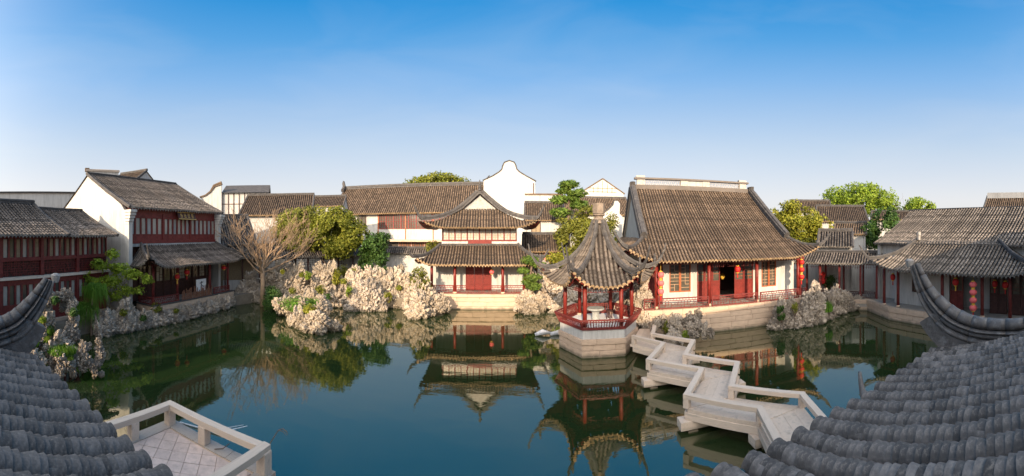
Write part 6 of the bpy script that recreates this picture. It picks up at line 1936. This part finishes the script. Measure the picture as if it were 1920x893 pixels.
# ferns and tufts rooted in the rock joints
FERN = ['broad dark fern low on mound next to bare tree trunk', 'green fern halfway up mound behind peninsula cushion', 'green tuft high on mound just beside its first cleft',
        'dark fern near the waterline between peninsula and mound', 'green fern in the shaded middle of rock mound', 'olive tuft on the peak above grey outcrop', 'dark fern on mound crest under garden wall',
        'small green fern at mound end beside shrub', 'yellow tuft on the first peak of rock mound', 'dark fern between mound and rocks at pavilion foot', 'green fern on pale rocks below maple',
        'dark tuft at the start of porch rock edging', 'green tuft in the middle of porch rock edging', 'bright fern on first pillar of rock island', 'dark fern on top between island pillars',
        'dark fern clinging to second pillar of rock island', 'bright sprig at the base of first island pillar', 'bright sprig on front boulder of rock island']
for i, (px, D, z, w_, mt, sz) in enumerate(((508, 28.6, 1.4, .5, 'leaf_dark', .1), (548, 27.9, 1.5, .3, 'leaf_green', .09), (566, 28.4, 2.7, .25, 'leaf_green', .09), (612, 27.6, 1.0, .35, 'leaf_dark', .1), (645, 28.3, 2.2, .3, 'leaf_green', .1), (664, 29.5, 3.0, .22, 'leaf_olive', .09), (722, 29.8, 3.0, .3, 'leaf_dark', .1), (748, 28.6, 1.6, .25, 'leaf_green', .09), (530, 28.9, 2.9, .2, 'leaf_yellow', .09), (765, 27.0, 1.0, .25, 'leaf_dark', .09), (232, 20.9, 1.3, .25, 'leaf_green', .09), (268, 21.6, .8, .22, 'leaf_dark', .08), (330, 23.6, .8, .2, 'leaf_green', .08), (78, 15.0, 2.3, .2, 'leaf_bright', .07), (104, 15.3, 3.1, .2, 'leaf_dark', .08), (138, 15.1, 2.6, .2, 'leaf_dark', .08), (88, 14.9, 1.5, .16, 'leaf_bright', .06), (132, 14.2, .9, .14, 'leaf_bright', .06))):
    o = leaf_mb([(0, 0, 0, w_, w_, w_ * .9)], int(700 * w_), sz, 200 + i, .02, 2.0, 2.2, .4, .7).build('fern', mt)
    o.location = pol(px, D, z)
    tag(o, FERN[i], 'fern', 'ferns rooted in the rocks')

# ================================================================ SMALL THINGS
# floating planter beside the hexagonal pavilion
fp = thing('floating_planter', 'pale floating log planter with seedlings beside hexagonal base', 'planter', pol(1030, 20.6, 0), -10)
MB().tube([(-.85, .1, .08), (-.4, .05, .22), (.1, 0, .14)], [.09, .17, .06], 9).build('log', 'driftwood', fp, smooth=True)
MB().tube([(.05, -.05, .1), (.5, 0, .12), (1.1, .05, .1)], [.1, .15, .12], 9).build('log', 'driftwood', fp, smooth=True)
mb = MB(); rr = random.Random(9)
for i in range(60):
    x = rr.uniform(.2, .95); mb.add([(x - .015, 0, .2), (x + .015, .02, .2), (x + rr.gauss(0, .08), rr.gauss(0, .05), .2 + rr.uniform(.1, .38))], [(0, 1, 2)])
mb.build('seedlings', 'leaf_bright', fp)
# dead branches in the water by the terrace
db = thing('dead_branch', 'bleached forked branch lying on water beside terrace railing', 'branch', pol(415, 10.4, 0))
MB().tube([(-1.3, -.6, .02), (-.4, -.2, .04), (.25, .25, .16), (.55, .55, .26)], [.02, .022, .016, .008], 5).tube([(-.5, -.25, .04), (.1, .25, .16), (.35, .6, .2)], [.016, .012, .006], 5).build('branch', 'driftwood', db)
rd = thing('bent_reed', 'dark bent reed stalk rising beside terrace corner post', 'reed', pol(507, 9.4, 0))
mb = MB(); mb.tube([(-.12, -.1, -.1), (0, 0, .35), (.2, .1, .72), (.34, .12, .8), (.46, .12, .76), (.5, .12, .68)], [.016, .014, .012, .012, .014, .004], 5)
mb.tube([(.2, .1, .72), (.36, .1, .74), (.48, .1, .66)], [.008, .01, .003], 5); mb.build('stalk', 'bark', rd)
tw = thing('dead_twig', 'short dark twig leaning on terrace edge', 'twig', pol(420, 8.6, .6))
MB().tube([(-.22, -.12, .02), (-.05, 0, .06), (.1, .1, .22)], [.012, .014, .008], 5).build('twig', 'bark', tw)

# person in the hall doorway
pe = thing('person', 'person in dark blue clothes standing in open hall doorway', 'person', HX(9.25, 22.6)[:2] + (1.5,), 193)
me = bpy.data.meshes.new('body')
J = {'pel': (0, 0, .92), 'wst': (0, 0, 1.08), 'chs': (0, .01, 1.3), 'nek': (0, 0, 1.47), 'hdb': (0, -.01, 1.56), 'hdt': (0, -.01, 1.68),
     'shl': (-.17, 0, 1.4), 'ell': (-.23, .02, 1.12), 'wrl': (-.2, -.1, .9), 'shr': (.17, 0, 1.4), 'elr': (.24, .02, 1.13), 'wrr': (.18, -.14, .95), 'hal': (-.19, -.14, .83), 'har': (.15, -.2, .93),
     'hpl': (-.09, 0, .88), 'knl': (-.1, -.02, .5), 'anl': (-.1, .03, .09), 'tol': (-.1, -.14, .04), 'hpr': (.09, 0, .88), 'knr': (.1, -.02, .5), 'anr': (.1, .03, .09), 'tor': (.1, -.14, .04)}
rad = {'pel': .14, 'wst': .13, 'chs': .15, 'nek': .055, 'hdb': .085, 'hdt': .075, 'shl': .07, 'ell': .05, 'wrl': .036, 'shr': .07, 'elr': .05, 'wrr': .036, 'hal': .035, 'har': .035, 'hpl': .095, 'knl': .065, 'anl': .045, 'tol': .04, 'hpr': .095, 'knr': .065, 'anr': .045, 'tor': .04}
E_ = [('pel', 'wst'), ('wst', 'chs'), ('chs', 'nek'), ('nek', 'hdb'), ('hdb', 'hdt'), ('chs', 'shl'), ('shl', 'ell'), ('ell', 'wrl'), ('wrl', 'hal'), ('chs', 'shr'), ('shr', 'elr'), ('elr', 'wrr'), ('wrr', 'har'), ('pel', 'hpl'), ('hpl', 'knl'), ('knl', 'anl'), ('anl', 'tol'), ('pel', 'hpr'), ('hpr', 'knr'), ('knr', 'anr'), ('anr', 'tor')]
ks_ = list(J)
me.from_pydata([J[k_] for k_ in ks_], [(ks_.index(a), ks_.index(b)) for a, b in E_], [])
bo = bpy.data.objects.new('body', me); COL.objects.link(bo); bo.parent = pe
sm = bo.modifiers.new('skin', 'SKIN'); bo.modifiers.new('sub', 'SUBSURF').render_levels = 1
for i, k_ in enumerate(ks_):
    me.skin_vertices[0].data[i].radius = (rad[k_], rad[k_]); me.skin_vertices[0].data[i].use_root = k_ == 'pel'
mt = bpy.data.materials.new('clothed_person'); nt, n_, l_, b_ = nodes_of(mt)
tc = n_.new('ShaderNodeTexCoord'); sx = n_.new('ShaderNodeSeparateXYZ'); l_.new(tc.outputs['Object'], sx.inputs[0])
r_ = ramp(n_, [(.0, (.03, .03, .035)), (.52, (.04, .06, .13)), (.86, (.5, .31, .22))]); r_.color_ramp.interpolation = 'CONSTANT'
dv = n_.new('ShaderNodeMath'); dv.operation = 'DIVIDE'; dv.inputs[1].default_value = 1.72
l_.new(sx.outputs['Z'], dv.inputs[0]); l_.new(dv.outputs[0], r_.inputs['Fac']); l_.new(r_.outputs['Color'], b_.inputs['Base Color']); b_.inputs['Roughness'].default_value = .8
me.materials.append(mt)
hb = MB(); hb.lathe((0, .015, 1.6), [(.098, -.05), (.1, .02), (.09, .08), (.06, .13), (.01, .155)], 10); hb.build('hair', 'hair', pe, smooth=True)
